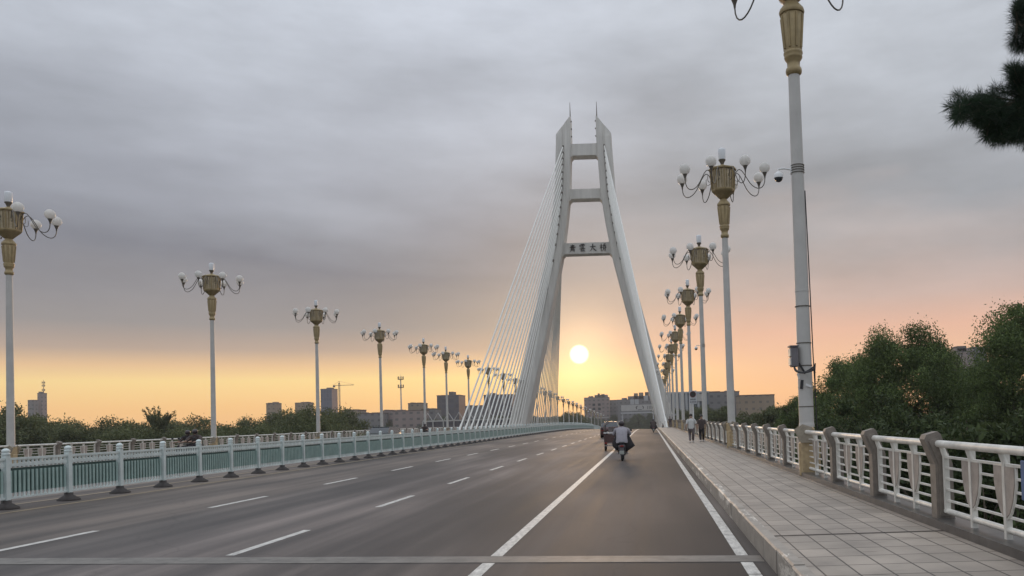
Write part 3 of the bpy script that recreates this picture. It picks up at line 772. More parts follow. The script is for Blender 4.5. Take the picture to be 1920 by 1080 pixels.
def crown(name, rng, R0, z0, z1, nclump, per, leaf, m, parent, csize=1.2, droop=.3, fringe=.0):
    """clumps over an uneven body from z0 to z1 with radius about R0"""
    ph = rng.uniform(0, 6.28, 6); cl = []
    while len(cl) < nclump:
        t = rng.uniform(0, 1); a = rng.uniform(0, 2 * math.pi)
        prof_ = math.sin(math.pi * min(1, (t * .86 + .12))) ** .55 if t > .5 else (.72 + .28 * math.sin(math.pi * min(1, t * .86 + .12)))
        lobe = 1 + .20 * math.sin(3 * a + ph[0] + 4 * t) + .13 * math.sin(5 * a + ph[1] - 6 * t) + .10 * math.sin(9 * t + ph[2] + 2 * a)
        r = R0 * prof_ * lobe * (rng.uniform(.05, 1) ** .35)
        zz = z0 + (z1 - z0) * t + rng.normal(0, .35) + .5 * math.sin(2 * a + ph[3])
        cl.append((r * math.cos(a), r * math.sin(a), zz, rng.uniform(.55, 1.25) * csize))
    cl = np.array(cl); idx = np.repeat(np.arange(nclump), per); n = len(idx)
    d = unit(rng.normal(size=(n, 3))); rad = rng.uniform(0, 1, (n, 1)) ** .45
    P = cl[idx, :3] + d * rad * cl[idx, 3:4] * np.array([1, 1, .75])
    P[:, 2] -= droop * np.abs(rng.normal(size=n)) * cl[idx, 3] * .5
    if fringe:
        k = rng.uniform(size=n) < fringe; P[k] += d[k] * rng.uniform(.05, .5, (k.sum(), 1)) * cl[idx][k, 3:4]
    U = unit(rng.normal(size=(n, 3)) + np.array([0, 0, -.5])) * (leaf * rng.uniform(.6, 1.35, (n, 1)))
    V = unit(np.cross(U, rng.normal(size=(n, 3)))) * (leaf * .42 * rng.uniform(.7, 1.3, (n, 1)))
    return quads(name, P, U, V, m, parent)
def trunk(rng, h, r, spread, nb, parent):
    mb = MB(); pts = [(0, 0, -.2)]; x = y = 0
    for k in range(1, 7):
        x += rng.normal(0, .12); y += rng.normal(0, .12); pts.append((x, y, h * .62 * k / 6))
    mb.tube(pts, [r * (1.15 - .11 * k) for k in range(7)], 9)
    for b in range(nb):
        a = 2 * math.pi * b / nb + rng.uniform(-.4, .4); k = rng.integers(2, 7); p = Vector(pts[k]); u = Vector((math.cos(a), math.sin(a), 0))
        e = p + u * spread * rng.uniform(.55, .9); e.z = min(p.z + h * rng.uniform(.18, .38), h * .84)
        mid = p.lerp(e, .5) + Vector((0, 0, -.25)) + u * .3
        mb.tube([p, mid, e], [r * .42, r * .26, r * .08], 6)
        for q in range(3):
            e2 = e + Vector((rng.uniform(-1, 1) * spread * .28, rng.uniform(-1, 1) * spread * .28, rng.uniform(0, 1) * h * .07))
            mb.tube([mid.lerp(e, .5), e2], [r * .14, r * .04], 5)
    return mb.build('trunk', M['bark'], parent)
rng = np.random.default_rng(11)
G = -9.0
def tree(name, px, topy, Y, R0, label, leafm, leaf=.105, nclump=230, per=480, group=None, fringe=.10, seed=1, z0=None):
    rg = np.random.default_rng(seed); p = at(px, topy, Y); h = p.z - G
    t = tag(empty(name, (p.x, Y, G)), label, 'tree', group)
    trunk(rg, h, .12 + h * .016, R0, 7, t)
    crown('crown', rg, R0, (h * .22 if z0 is None else z0), h - 1.0, nclump, per, leaf, leafm, t, csize=R0 * .23, fringe=fringe)
    return t
tree('broadleaf_tree', 1698, 622, 62, 5.6, 'large round-topped green tree in the middle behind the right railing', M['leaf'], seed=3, nclump=330, per=560, leaf=.095, fringe=.22)
tree('broadleaf_tree', 1950, 548, 52, 5.0, 'tallest dark green tree cut by the right edge of the picture', M['leaf'], seed=4, nclump=330, per=560, leaf=.095, fringe=.2)
tree('broadleaf_tree', 1590, 668, 74, 4.2, 'lower green tree sloping down left of the large round-topped tree', M['leaf'], seed=5, nclump=200, fringe=.2)
tree('broadleaf_tree', 1822, 684, 66, 4.2, 'dark tree filling the dip between the two tallest trees on the right', M['leaf'], seed=6, nclump=200, fringe=.15)
tree('broadleaf_tree', 1512, 728, 88, 4.0, 'small tree just left of the nearest lamp pole behind the right railing', M['leaf'], seed=7, nclump=160, fringe=.2)
tree('broadleaf_tree', 1462, 752, 105, 4.0, 'low hazy tree at the left end of the right tree row', M['leaf_far'], seed=8, nclump=150, per=180, leaf=.2)
tree('broadleaf_tree', 1405, 768, 125, 4.2, 'low tree in front of the grey villas behind the right lamps', M['leaf_far'], seed=9, nclump=150, per=180, leaf=.2)
tree('broadleaf_tree', 1352, 764, 150, 4.4, 'low tree between the second and third lamps of the right railing', M['leaf_far'], seed=10, nclump=150, per=160, leaf=.22)
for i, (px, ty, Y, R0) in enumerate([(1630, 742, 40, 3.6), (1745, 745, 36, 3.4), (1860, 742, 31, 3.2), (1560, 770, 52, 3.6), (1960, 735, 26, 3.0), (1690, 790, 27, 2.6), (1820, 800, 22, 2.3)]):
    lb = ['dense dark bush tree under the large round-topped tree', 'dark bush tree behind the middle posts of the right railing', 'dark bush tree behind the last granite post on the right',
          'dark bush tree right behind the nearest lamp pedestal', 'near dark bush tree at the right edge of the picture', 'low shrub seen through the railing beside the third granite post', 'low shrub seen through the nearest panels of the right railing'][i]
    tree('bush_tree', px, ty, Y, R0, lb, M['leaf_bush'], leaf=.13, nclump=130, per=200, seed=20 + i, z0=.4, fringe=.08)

# trees beyond the left railing: four kinds of crown, copied
protos = []
for i in range(4):
    rg = np.random.default_rng(40 + i); t = tag(empty('riverside_tree', (0, 0, 0)), 'dark green tree in the low tree line beyond the left railing', 'tree', 'trees beyond the left railing')
    trunk(rg, 11, .3, 4.5, 5, t); crown('crown', rg, 5.6, 1.0, 10.2, 150, 260, .15, M['leaf_far'], t, csize=1.35, fringe=.12); protos.append(t)
used = [False] * 4
def put(i, loc, s, rz, label=None, group=None, name=None):
    o = protos[i] if not used[i] else copy_tree(protos[i]); used[i] = True
    o.location = loc; o.scale = (s, s * random.uniform(.9, 1.1), s * random.uniform(.93, 1.07)); o.rotation_euler = (0, 0, rz)
    if label: o['label'] = label
    if group: o['group'] = group
    return o
skyl = [(-60, 770), (0, 768), (30, 766), (70, 778), (110, 786), (160, 788), (210, 783), (260, 780), (300, 778), (350, 780), (400, 782), (450, 780), (500, 776), (540, 768), (580, 764), (620, 764), (650, 776), (690, 792), (740, 798), (900, 800)]
def skyy(px):
    for (a, p), (b, q) in zip(skyl, skyl[1:]):
        if a <= px <= b: return p + (q - p) * (px - a) / (b - a)
    return 790
rr = random.Random(5); px = -70
while px < 660:
    Y = rr.uniform(115, 150); p = at(px, skyy(px) + rr.uniform(15, 20), Y); s = (p.z - G) / 10.9
    put(rr.randrange(4), (p.x, Y, G), s, rr.uniform(0, 6.28)); px += rr.uniform(17, 24)
px = -90
while px < 690:
    Y = rr.uniform(78, 98); p = at(px, skyy(px) + rr.uniform(24, 33), Y); s = (p.z - G) / 10.9
    put(rr.randrange(4), (p.x, Y, G), s, rr.uniform(0, 6.28)); px += rr.uniform(34, 46)
# a spiky tall-crowned tree standing above the line
sp = tag(empty('spiky_tree', (at(298, 760, 120).x, 120, G)), 'tree with upright spiky branches rising above the left tree line', 'tree')
rg = np.random.default_rng(77); trunk(rg, 10.5, .25, 2, 5, sp)
hh = at(298, 760, 120).z - G; n = 2600
a = rg.uniform(-.6, .6, n); b = rg.uniform(-.6, .6, n); q = rg.integers(0, 26, n); aa = rg.uniform(-.55, .55, 26)[q]; bb = rg.uniform(-.55, .55, 26)[q]; ll_ = rg.uniform(2.2, 4.2, 26)[q]; tt = rg.uniform(.1, 1, n)
P = np.stack([np.sin(aa) * ll_ * tt, np.sin(bb) * ll_ * tt, hh - 4.2 + ll_ * tt * np.cos(aa)], 1) + rg.normal(0, .13, (n, 3))
U = unit(np.stack([np.sin(aa), np.sin(bb), np.cos(aa)], 1) + rg.normal(0, .4, (n, 3))) * .26; V = unit(np.cross(U, rg.normal(size=(n, 3)))) * .06
quads('crown', P, U, V, M['leaf_far'], sp)
# trees beyond the far end of the bridge
px = 700
GC = 'trees beyond the far end of the bridge'
while px < 1330:
    Y = rr.uniform(400, 470); ty = 789 if px < 900 else (784 if px < 1060 else (778 if px < 1110 else (786 if px < 1150 else 781)))
    if px > 1225: Y = rr.uniform(215, 260); ty = 770
    p = at(px, ty + rr.uniform(-5, 5), Y)
    base = G; s = (p.z - base) / 10.9
    if not (XRAILL - 4 < p.x < XRAIL + 4 and Y < 560 and px < 1225): pass
    z = G
    o = put(rr.randrange(4), (p.x, Y if not (XRAILL - 5 < p.x < XRAIL + 5) else rr.uniform(590, 640), z), 1, rr.uniform(0, 6.28), 'small dark tree in the row beyond the far end of the bridge', GC)
    Y = o.location.y; p = at(px, ty + rr.uniform(-5, 5), Y); s = (p.z - G) / 10.9; o.location.x = p.x; o.scale = (s, s, s); px += rr.uniform(9, 16)

# undergrowth on the river bank, too dense to count
rg = np.random.default_rng(90)
n = 90000; X = np.concatenate([rg.uniform(6, 60, n // 2), rg.uniform(-120, -36, n // 2)]); Yy = rg.uniform(2, 150, n)
P = np.stack([X, Yy, G + np.abs(rg.normal(0, .5, n)) + .2], 1); U = unit(rg.normal(size=(n, 3))) * rg.uniform(.2, .5, (n, 1)); V = unit(np.cross(U, rg.normal(size=(n, 3)))) * .16
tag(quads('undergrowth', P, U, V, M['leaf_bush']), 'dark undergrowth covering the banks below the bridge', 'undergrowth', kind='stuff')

# pine whose branches reach in over the railing, trunk outside the frame
pine = tag(empty('pine_tree', (6.6, 9.6, G)), 'dark pine with long-needled branches reaching in at the upper right', 'tree')
pb = MB(); B0 = Vector((6.6, 9.6, G)); tr = [Vector((0, 0, 0)), Vector((.1, .1, 4)), Vector((-.1, 0, 8)), Vector((-.25, -.1, 12)), Vector((-.3, 0, 15)), Vector((-.2, 0, 17.5))]
pb.tube(tr, [.24, .22, .19, .15, .11, .04], 10)
tufts = []; tw = MB()
def W3(px, py, Y): return at(px, py, Y) - B0
def branch(pts, r, lim=1.0):
    pb.tube(pts, [r * (1 - .75 * i / (len(pts) - 1)) for i in range(len(pts))], 6)
rp = random.Random(9)
def twig(a, b, n=3):
    a, b = Vector(a), Vector(b); pb.tube([a, a.lerp(b, .5) + Vector((0, 0, -.02)), b], [.014, .010, .006], 5)
    d = (b - a).normalized()
    for k in range(n): tufts.append((b - d * .055 * k, d))
main = [Vector((-.28, 0, 13.2)), W3(2010, 150, 9.5), W3(1930, 190, 9.3), W3(1860, 200, 9.1), W3(1800, 196, 9.0)]
branch(main, .055)
up = [Vector((-.28, 0, 14.2)), W3(2020, 60, 9.8), W3(1930, 66, 9.6), W3(1908, 40, 9.5)]
branch(up, .04)
tips = [(1782, 200), (1795, 180), (1800, 214), (1822, 190), (1836, 178), (1840, 215), (1852, 232), (1862, 180), (1868, 165), (1880, 200), (1885, 240), (1895, 170), (1900, 150), (1905, 130), (1915, 135),
        (1850, 255), (1870, 262), (1890, 258), (1905, 250), (1915, 225), (1925, 265), (1920, 180), (1935, 150), (1940, 210), (1950, 240), (1925, 200), (1908, 205), (1862, 215), (1843, 200), (1876, 222), (1898, 228), (1960, 180), (1980, 220), (1812, 200), (1828, 225), (1934, 120)]
tips += [(rp.uniform(1835, 1960), rp.uniform(195, 262)) for _ in range(46)] + [(rp.uniform(1790, 1860), rp.uniform(185, 225)) for _ in range(14)] + [(rp.uniform(1895, 1960), rp.uniform(125, 200)) for _ in range(22)]
for (x, y) in tips:
    Yt = rp.uniform(8.7, 9.7); b = W3(x, y, Yt); s = min(main, key=lambda m_: (m_ - b).length + (0 if m_.x > b.x - .05 else 1)); twig(s, b, 4)
for (x, y) in [(1905, 22), (1915, 40), (1912, 8), (1925, 55), (1900, 80), (1912, 92), (1925, 85), (1935, 30), (1940, 95), (1928, 70), (1945, 60), (1918, -12)] + [(rp.uniform(1905, 1960), rp.uniform(0, 95)) for _ in range(16)]:
    Yt = rp.uniform(9.2, 9.9); b = W3(x, y, Yt); s = min(up[1:], key=lambda m_: (m_ - b).length); twig(s, b, 4)
branch([main[2], W3(1925, 250, 9.3), W3(1918, 285, 9.3)], .012)
# higher and farther branches outside the frame
for k in range(9):
    a = k * 2.4; z = 13.5 + k * .45; e = Vector((math.cos(a) * 2.2, math.sin(a) * 2.2, z + .3))
    if (e + B0).x < 6.2 or e.y < .3: continue
    branch([Vector((-.25, 0, z - .3)), e * .5 + Vector((0, 0, z * .5)), e], .04)
    for q in range(12): twig(e * .8 + Vector((0, 0, z * .2)), e + Vector((rp.gauss(0, .45), rp.gauss(0, .45), rp.gauss(0, .25))), 3)
pb.build('trunk', M['bark'], pine)
nn_ = []; Us = []; Vs = []
rg = np.random.default_rng(5)
for c, d in tufts:
    k = 80; dd = unit(rg.normal(size=(k, 3)) * .75 + np.array(d)[None] * .75); L_ = rg.uniform(.07, .135, (k, 1)); U = dd * L_ / 2 * 1.35
    nn_.append(np.array(c)[None] + U); Us.append(U); Vs.append(unit(np.cross(U, rg.normal(size=(k, 3)))) * .0019)
quads('needles', np.concatenate(nn_), np.concatenate(Us), np.concatenate(Vs), M['needle'], pine)

# ------------------------------------------------------------------ buildings
def facade(name, wall, win, bw, bh, mortar=.35, rough=.7):
    m = bpy.data.materials.new(name); m.use_nodes = True; t = m.node_tree; b = t.nodes['Principled BSDF']; nn = t.nodes.new; ll = t.links.new
    g = nn('ShaderNodeTexCoord'); sp = nn('ShaderNodeSeparateXYZ'); ll(g.outputs['Object'], sp.inputs[0])
    ad = nn('ShaderNodeMath'); ad.operation = 'ADD'; ll(sp.outputs[0], ad.inputs[0]); ll(sp.outputs[1], ad.inputs[1])
    cb = nn('ShaderNodeCombineXYZ'); ll(ad.outputs[0], cb.inputs[0]); ll(sp.outputs[2], cb.inputs[1])
    br = nn('ShaderNodeTexBrick'); ll(cb.outputs[0], br.inputs[0]); br.offset = 0; br.inputs['Scale'].default_value = 1
    br.inputs['Brick Width'].default_value = bw; br.inputs['Row Height'].default_value = bh; br.inputs['Mortar Size'].default_value = mortar; br.inputs['Mortar Smooth'].default_value = 0
    br.inputs['Color1'].default_value = (*win, 1); br.inputs['Color2'].default_value = (*[x * 1.5 for x in win], 1); br.inputs['Mortar'].default_value = (*wall, 1)
    n = nn('ShaderNodeTexNoise'); n.inputs['Scale'].default_value = .15; n.inputs['Detail'].default_value = 5; ll(g.outputs['Object'], n.inputs['Vector'])
    r = nn('ShaderNodeValToRGB'); r.color_ramp.elements[0].position = .3; r.color_ramp.elements[1].position = .7; r.color_ramp.elements[0].color = (.42, .42, .42, 1); r.color_ramp.elements[1].color = (.58, .58, .58, 1); ll(n.outputs['Fac'], r.inputs[0])
    x = nn('ShaderNodeMix'); x.data_type = 'RGBA'; x.blend_type = 'OVERLAY'; x.inputs[0].default_value = .8; ll(br.outputs['Color'], x.inputs[6]); ll(r.outputs[0], x.inputs[7])
    ll(x.outputs[2], b.inputs['Base Color']); b.inputs['Roughness'].default_value = rough; return m
M['f_pink'] = facade('pinkish_facade', (.25, .20, .185), (.10, .09, .09), 3.6, 3.1, 1.0)
M['f_grey'] = facade('grey_facade', (.17, .165, .165), (.075, .075, .08), 3.4, 3.1, 1.0)
M['f_blue'] = facade('blue_glass_facade', (.10, .115, .15), (.055, .07, .105), 2.2, 3.2, .25, .3)
M['f_dark'] = facade('dark_block_facade', (.095, .09, .10), (.06, .06, .075), 4.2, 3.4, .6, .4)
M['f_tan'] = facade('tan_facade', (.26, .20, .14), (.11, .09, .075), 3.2, 3.0, 1.0)
M['roof'] = mat('flat_roof', (.12, .11, .105), .85, .2, .3)
M['redroof'] = mat('brown_tiled_roof', (.12, .085, .065), .8, .25, .5)
M['panelw'] = mat('pale_cladding', (.36, .37, .38), .5, .1, .3)
M['panelb'] = mat('blue_grey_cladding', (.15, .17, .20), .4, .15, .3)
M['bright'] = mat('pale_render', (.40, .39, .37), .6, .08, .3)
def block(px0, px1, topy, Y, depth, m, label, name='building', cat='building', extras=(), roofm='roof', group=None, steps=()):
    a, b = at(px0, topy, Y), at(px1, topy, Y); w = b.x - a.x; h = (a.z + b.z) / 2 - G; cx = (a.x + b.x) / 2
    t = tag(empty(name, (cx, Y, G)), label, cat, group)
    p = MB(); p.box((0, depth / 2, h / 2), (w, depth, h)); wl = p.build('wall', M[m], t)
    p = MB(); e = .5
    p.box((0, .15, h + e / 2), (w + .3, .3, e)); p.box((0, depth - .15, h + e / 2), (w + .3, .3, e)); p.box((-w / 2, depth / 2, h + e / 2), (.3, depth - .62, e)); p.box((w / 2, depth / 2, h + e / 2), (.3, depth - .62, e))
    p.build('parapet', M[roofm], t)
    for (f0, f1, dh, ex) in steps:          # rooftop structures: from-to along the width, height, material
        p = MB(); p.box((w * ((f0 + f1) / 2 - .5), depth * .4, h + dh / 2), (w * (f1 - f0), depth * .5, dh)); p.build('roof_house', M[ex], t)
    return t, w, h
block(52, 63, 751, 620, 5, 'f_grey', 'lower grey block standing left of the masted tower at far left', 'apartment_building')
t, w, h = block(70, 79, 738, 628, 5, 'f_pink', 'slim grey tower block with a telecom mast on its roof at far left', 'tower_block', steps=[(.1, .6, 1.6, 'roof')])
p = MB(); p.tube([(0, 4, h), (0, 4, h + 11)], [.35, .12], 5)
for zz in (3, 6.5, 8.8):
    for k in range(3): p.box((math.cos(2.1 * k) * .9, 4 + math.sin(2.1 * k) * .9, h + zz), (.4, .4, 1.6)); p.tube([(0, 4, h + zz), (math.cos(2.1 * k) * .9, 4 + math.sin(2.1 * k) * .9, h + zz)], .1, 4)
p.build('telecom_mast', M['arm'], t)
block(499, 518, 757, 560, 8, 'f_tan', 'small orange-brown building above the left tree line', 'apartment_building', steps=[(.55, .95, 1.2, 'f_tan'), (.1, .4, .8, 'f_tan')])
block(553, 578, 756, 520, 8, 'f_tan', 'low brown building half sunk behind trees beside the blue tower', 'apartment_building', steps=[(.4, .95, .8, 'f_tan')])
block(601, 622, 730, 640, 12, 'f_blue', 'blue-grey glass tower standing above the left tree line', 'tower_block', steps=[(.45, .85, 1.4, 'roof')])
# crane
cr = tag(empty('tower_crane', (at(636, 718, 660).x, 660, G)), 'thin construction crane beside the blue-grey glass tower', 'crane')
hz = at(636, 718, 660).z - G; p = MB()
for sx_ in (-.45, .45):
    for sy in (-.45, .45): p.tube([(sx_, sy, 0), (sx_, sy, hz)], .14, 4)
for k in range(int(hz / 2.2)): p.tube([(-.45, -.45, k * 2.2), (.45, -.45, k * 2.2 + 2.2)], .08, 4)
p.build('mast', M['arm'], cr)
p = MB(); p.tube([(-5, 0, hz - 2.0), (12, 0, hz - 2.0)], .28, 4); p.tube([(0, 0, hz + 1.5), (12, 0, hz - 1.7)], .09, 4); p.tube([(0, 0, hz + 1.5), (-5, 0, hz - 1.7)], .09, 4); p.tube([(0, 0, hz - 1), (0, 0, hz + 1.6)], .2, 4); p.build('jib', M['arm'], cr)
p = MB(); p.box((-4.3, 0, hz - 2.7), (1.6, 1, 1.6)); p.build('counterweight', M['roof'], cr)
# radio mast
rm_ = tag(empty('radio_mast', (at(751, 700, 430).x, 430, G)), 'slender radio mast with two antenna rings left of the tower', 'mast')
hz = at(751, 701, 430).z - G; p = MB(); p.tube([(0, 0, 0), (0, 0, hz - 3)], [.55, .28], 8); p.tube([(0, 0, hz - 3), (0, 0, hz)], .07, 5)
p.build('pole', M['pole'], rm_)
for zz in (hz - 3.2, hz - 7.6):
    p = MB(); p.lathe((0, 0, 0), [(1.0, zz), (1.3, zz + .15), (1.3, zz + .3), (.4, zz + .35)], 10)
    for k in range(6): a = k * 1.05; p.box((math.cos(a) * 1.45, math.sin(a) * 1.45, zz + .9), (.25, .25, 1.8))
    p.build('antenna_ring', M['arm'], rm_)
# rows of low houses on the left
low = [(640, 672, 770, 430, 'f_tan'), (668, 716, 776, 410, 'f_grey'), (716, 738, 771, 420, 'f_pink'), (736, 792, 771, 400, 'f_pink'), (765, 791, 757, 470, 'f_tan'), (790, 816, 768, 420, 'f_grey'), (872, 908, 762, 480, 'f_grey')]
lbs = ['pale low house right of the crane', 'low flat-roofed house behind the left railing', 'narrow pink house left of the radio mast', 'long pale apartment row below the radio mast', 'small raised block behind the long pale apartment row', 'grey house between the apartment row and the dark block', 'grey house in the gap between the two dark blocks']
for (a, b, ty, Y, m), lb in zip(low, lbs): block(a, b, ty, Y, 12, m, lb, 'house', 'house', roofm='redroof', steps=[(.1, .3, .9, m), (.55, .8, .7, m)])
block(819, 860, 742, 500, 18, 'f_dark', 'dark box-shaped office block left of the stay cables', 'office_building', steps=[(.5, .68, 2.6, 'roof')])
block(907, 960, 741, 500, 18, 'f_dark', 'dark box-shaped block behind the left stay cables', 'office_building', steps=[(.2, .35, 1.6, 'roof')])
# the trussed hall behind the cables
hl = tag(empty('trussed_hall', (at(880, 790, 330).x, 330, G)), 'low hall with pale slanted roof trusses behind the left stay cables', 'building')
w2 = at(975, 770, 330).x - at(800, 770, 330).x; ht = at(880, 783, 330).z - G; p = MB(); p.box((0, 12, (ht - 1) / 2), (w2, 22, ht - 1)); p.build('wall', M['f_dark'], hl)
for k in range(9):
    x = -w2 / 2 + w2 * k / 9; p = MB(); p.tube([(x, 0, ht - 1.2), (x + w2 / 18, 0, ht + 2.3), (x + w2 / 9, 0, ht - 1.2)], .18, 5); p.tube([(x, 0, 0), (x, 0, ht - 1.2)], .3, 6); p.build('roof_truss', M['bright'], hl)
p = MB(); p.box((0, -.4, ht - 1.0), (w2, .3, .5)); p.build('eaves_beam', M['bright'], hl)
block(1000, 1050, 783, 620, 16, 'f_grey', 'low grey building behind the far stay cables', 'house', 'house')
# right of the sun
t, w, h = block(1095, 1141, 746, 640, 18, 'f_pink', 'pinkish six-storey building right below the sun', 'apartment_building', steps=[(.17, .35, 1.6, 'f_pink'), (.42, .95, 2.4, 'f_pink'), (.55, .62, 3.6, 'roof'), (.70, .82, 3.0, 'f_pink')])
for (xx, zz) in ((-.08, -8), (.06, -8), (-.08, -11.5), (.06, -11.5)):
    p = MB(); p.box((w * (.02 + xx * 1.6), -.1, h + zz + 2.5), (2.1, .2, 1.9)); p.build('window', M['dark_glass'], t)
for zz in (-16, -19.5, -23):
    p = MB(); p.box((0, -.12, h + zz), (w * .98, .24, .7)); p.build('floor_band', M['bright'], t)
block(1140, 1158, 751, 660, 16, 'f_grey', 'narrow plain grey building between the pinkish building and the stepped one', 'apartment_building')
t, w, h = block(1157, 1262, 749, 620, 22, 'f_grey', 'long grey building with stepped roofs behind the right tower leg', 'apartment_building',
      steps=[(.08, .17, 1.8, 'f_grey'), (.19, .95, 3.0, 'f_grey'), (.30, .37, 5.2, 'f_tan'), (.39, .47, 5.6, 'f_tan'), (.5, .57, 5.8, 'roof'), (.6, .95, 5.0, 'f_grey')])
for f0 in (.24, .32, .49):
    p = MB(); p.box((w * (f0 + .03 - .5), -.15, h - 1.6 + (2.6 if f0 > .4 else 0)), (3.0, .3, 4.0)); p.build('window_bay', M['panelw'], t)
# sign gantry across the road at the bridge end
gt = tag(empty('banner_gantry', (at(1196, 775, 545).x, 545, G)), 'pale banner gantry with dark marks spanning the road beyond the bridge', 'gantry')
za = at(1196, 759, 545).z - G; zb = at(1196, 770, 545).z - G; ww = at(1228, 765, 545).x - at(1166, 765, 545).x
p = MB(); p.box((0, 0, (za + zb) / 2), (ww, 1.2, za - zb)); p.build('banner_panel', M['bright'], gt)
p = MB(); p.box((0, .2, zb - 1.4), (ww * 1.02, 1.6, .9)); p.build('lower_beam', M['panelw'], gt)
for s in (-1, 1):
    p = MB(); p.tube([(s * ww * .47, .8, 0), (s * ww * .47, .8, zb - 1)], .5, 8); p.build('leg', M['panelw'], gt)
p = MB(); zc = (za + zb) / 2
for s in (-1, 1): p.tube([(1.5 + s * 1.6, -.65, zc + 1.2), (1.5 + s * 2.6, -.65, zc + .3), (1.5 + s * 2.1, -.65, zc - 1.0)], [.25, .4, .15], 5)
p.box((1.5, -.65, zc - 1.4), (2.6, .1, .35)); p.build('dark_mark', M['ink'], gt)
p = MB()
for k in range(4): p.box((ww * .30 + k * 1.1, -.65, zc), (.35, .1, 2.2)); 
p.build('lettering', M['ink'], gt)
# blue grey hall with white columns behind the right lamps
bh_ = tag(empty('columned_hall', (at(1290, 770, 330).x, 330, G)), 'blue-grey hall with tall white columns behind the right lamp row', 'building')
w2 = at(1330, 750, 330).x - at(1252, 750, 330).x; ht = at(1290, 737, 330).z - G; p = MB(); p.box((0, 10, ht / 2), (w2, 18, ht)); p.build('wall', M['panelb'], bh_)
p = MB(); p.box((0, 10, ht + .3), (w2 + 1, 19.5, .6)); p.build('roof', M['panelw'], bh_)
for k in range(7): p = MB(); p.box((-w2 / 2 + w2 * (k + .3) / 7, .4, ht / 2), (.9, .8, ht)); p.build('column', M['panelw'], bh_)
p = MB(); p.box((w2 * .28, -.2, ht - 2), (2.4, .4, 3)); p.build('window', M['bright'], bh_)
block(1322, 1386, 736, 380, 14, 'f_grey', 'grey villa with flat roof between the second and third right lamps', 'villa', 'house', roofm='redroof', steps=[(.1, .45, .8, 'roof'), (.6, .9, .9, 'f_grey')])
block(1386, 1452, 742, 360, 14, 'f_tan', 'brownish villa with a round arched opening beside the right trees', 'villa', 'house', roofm='redroof', steps=[(.05, .5, .6, 'redroof')])
t, w, h = block(1791, 1826, 660, 320, 12, 'f_pink', 'tall apartment block showing above the trees on the right', 'apartment_building', steps=[(.1, .9, 1.6, 'f_pink'), (.2, .7, 2.6, 'roof')])
block(1824, 1850, 652, 335, 12, 'f_grey', 'second apartment block half hidden by the tallest right tree', 'apartment_building')

# ------------------------------------------------------------------ things on the right pavement and by the tower
sn = tag(empty('round_sign', (XRAIL - .42, 62, prof(62) + ZSR)), 'white traffic board with a dark round symbol on a pole beside the right railing', 'sign')
hz = at(1295, 733, 62).z - ZSR; p = MB(); p.tube([(0, 0, 0), (0, 0, hz)], .045, 8); p.build('pole', M['white'], sn)
M['signface'] = mat('sign_face', (.50, .51, .52), .4, .05, 2)
p = MB(); p.box((0, -.07, hz - .50), (.60, .03, 1.04), bev=.02); p.build('board', M['signface'], sn)
p = MB(); p.lathe((0, 0, 0), [(.21, -.008), (.21, .008)], 24); o = p.build('round_symbol', M['ink'], sn, (0, -.095, hz - .27)); o.rotation_euler = (R(90), 0, 0)
M['red'] = mat('dull_red', (.16, .02, .02), .5, .1, 3)
p = MB()
for i in range(24):
    a, b = 2 * math.pi * i / 24, 2 * math.pi * (i + 1) / 24; q = [(r * math.cos(t_), .0, r * math.sin(t_)) for r, t_ in ((.20, a), (.24, a), (.24, b), (.20, b))]; p.add([(x, -.108, hz - .27 + z) for x, _, z in q], [(0, 1, 2, 3)])
p.build('symbol_rim', M['red'], sn)
def glyph_row(z, n, s):
    p = MB()
    for k in range(n):
        x = (k - (n - 1) / 2) * s * 1.15
        p.box((x, -.09, z + s * .3), (s * .8, .01, s * .13)); p.box((x, -.092, z), (s * .9, .01, s * .13)); p.box((x - s * .02, -.094, z), (s * .14, .01, s * .85)); p.box((x + s * .26, -.096, z - s * .25), (s * .13, .01, s * .45)); p.box((x - s * .28, -.098, z - s * .25), (s * .13, .01, s * .4))
    return p
glyph_row(hz - .66, 3, .13).build('lettering', M['ink'], sn); glyph_row(hz - .86, 4, .11).build('lettering', M['ink'], sn)
gb = tag(empty('guard_booth', (TX + 19.0, 186, prof(186) + ZSR)), 'small pale booth with a dark panel at the foot of the right tower leg', 'booth')
p = MB(); p.box((0, 0, 1.4), (1.9, 2.2, 2.8)); p.build('wall', M['bright'], gb); p = MB(); p.box((0, 0, 3.0), (2.6, 2.9, .4)); p.build('roof', M['panelw'], gb); p = MB(); p.box((0, -1.14, 2.05), (1.7, .08, .8)); p.build('dark_panel', M['dark_glass'], gb)

# ------------------------------------------------------------------ people and vehicles
def skinmesh(name, verts, edges, radii, m, parent, root=0, sub=2):
    me = bpy.data.meshes.new(name); me.from_pydata([tuple(v) for v in verts], edges, []); me.materials.append(m)
    o = bpy.data.objects.new(name, me); C.objects.link(o)
    if parent is not None: o.parent = parent; addchild(parent, o)
    sk = o.modifiers.new('skin', 'SKIN'); sk.use_smooth_shade = True
    if not me.skin_vertices:
        raise RuntimeError('no skin layer')
    for i, r in enumerate(radii):
        me.skin_vertices[0].data[i].radius = (r, r) if not isinstance(r, tuple) else r
        me.skin_vertices[0].data[i].use_root = (i == root)
    s = o.modifiers.new('sub', 'SUBSURF'); s.levels = sub; s.render_levels = sub
    return o
M['skin'] = mat('skin', (.32, .20, .14), .55, .06, 8)
M['hair'] = mat('dark_hair', (.018, .014, .012), .5, .1, 20)
def cloth(name, c): return mat(name, c, .85, .12, 6, bump=.2, bscale=20)
M['shirt_white'] = cloth('white_shirt', (.52, .52, .50)); M['trousers_grey'] = cloth('grey_trousers', (.12, .10, .10))
M['shirt_dark'] = cloth('dark_brown_shirt', (.06, .045, .042)); M['trousers_black'] = cloth('black_trousers', (.018, .015, .017))
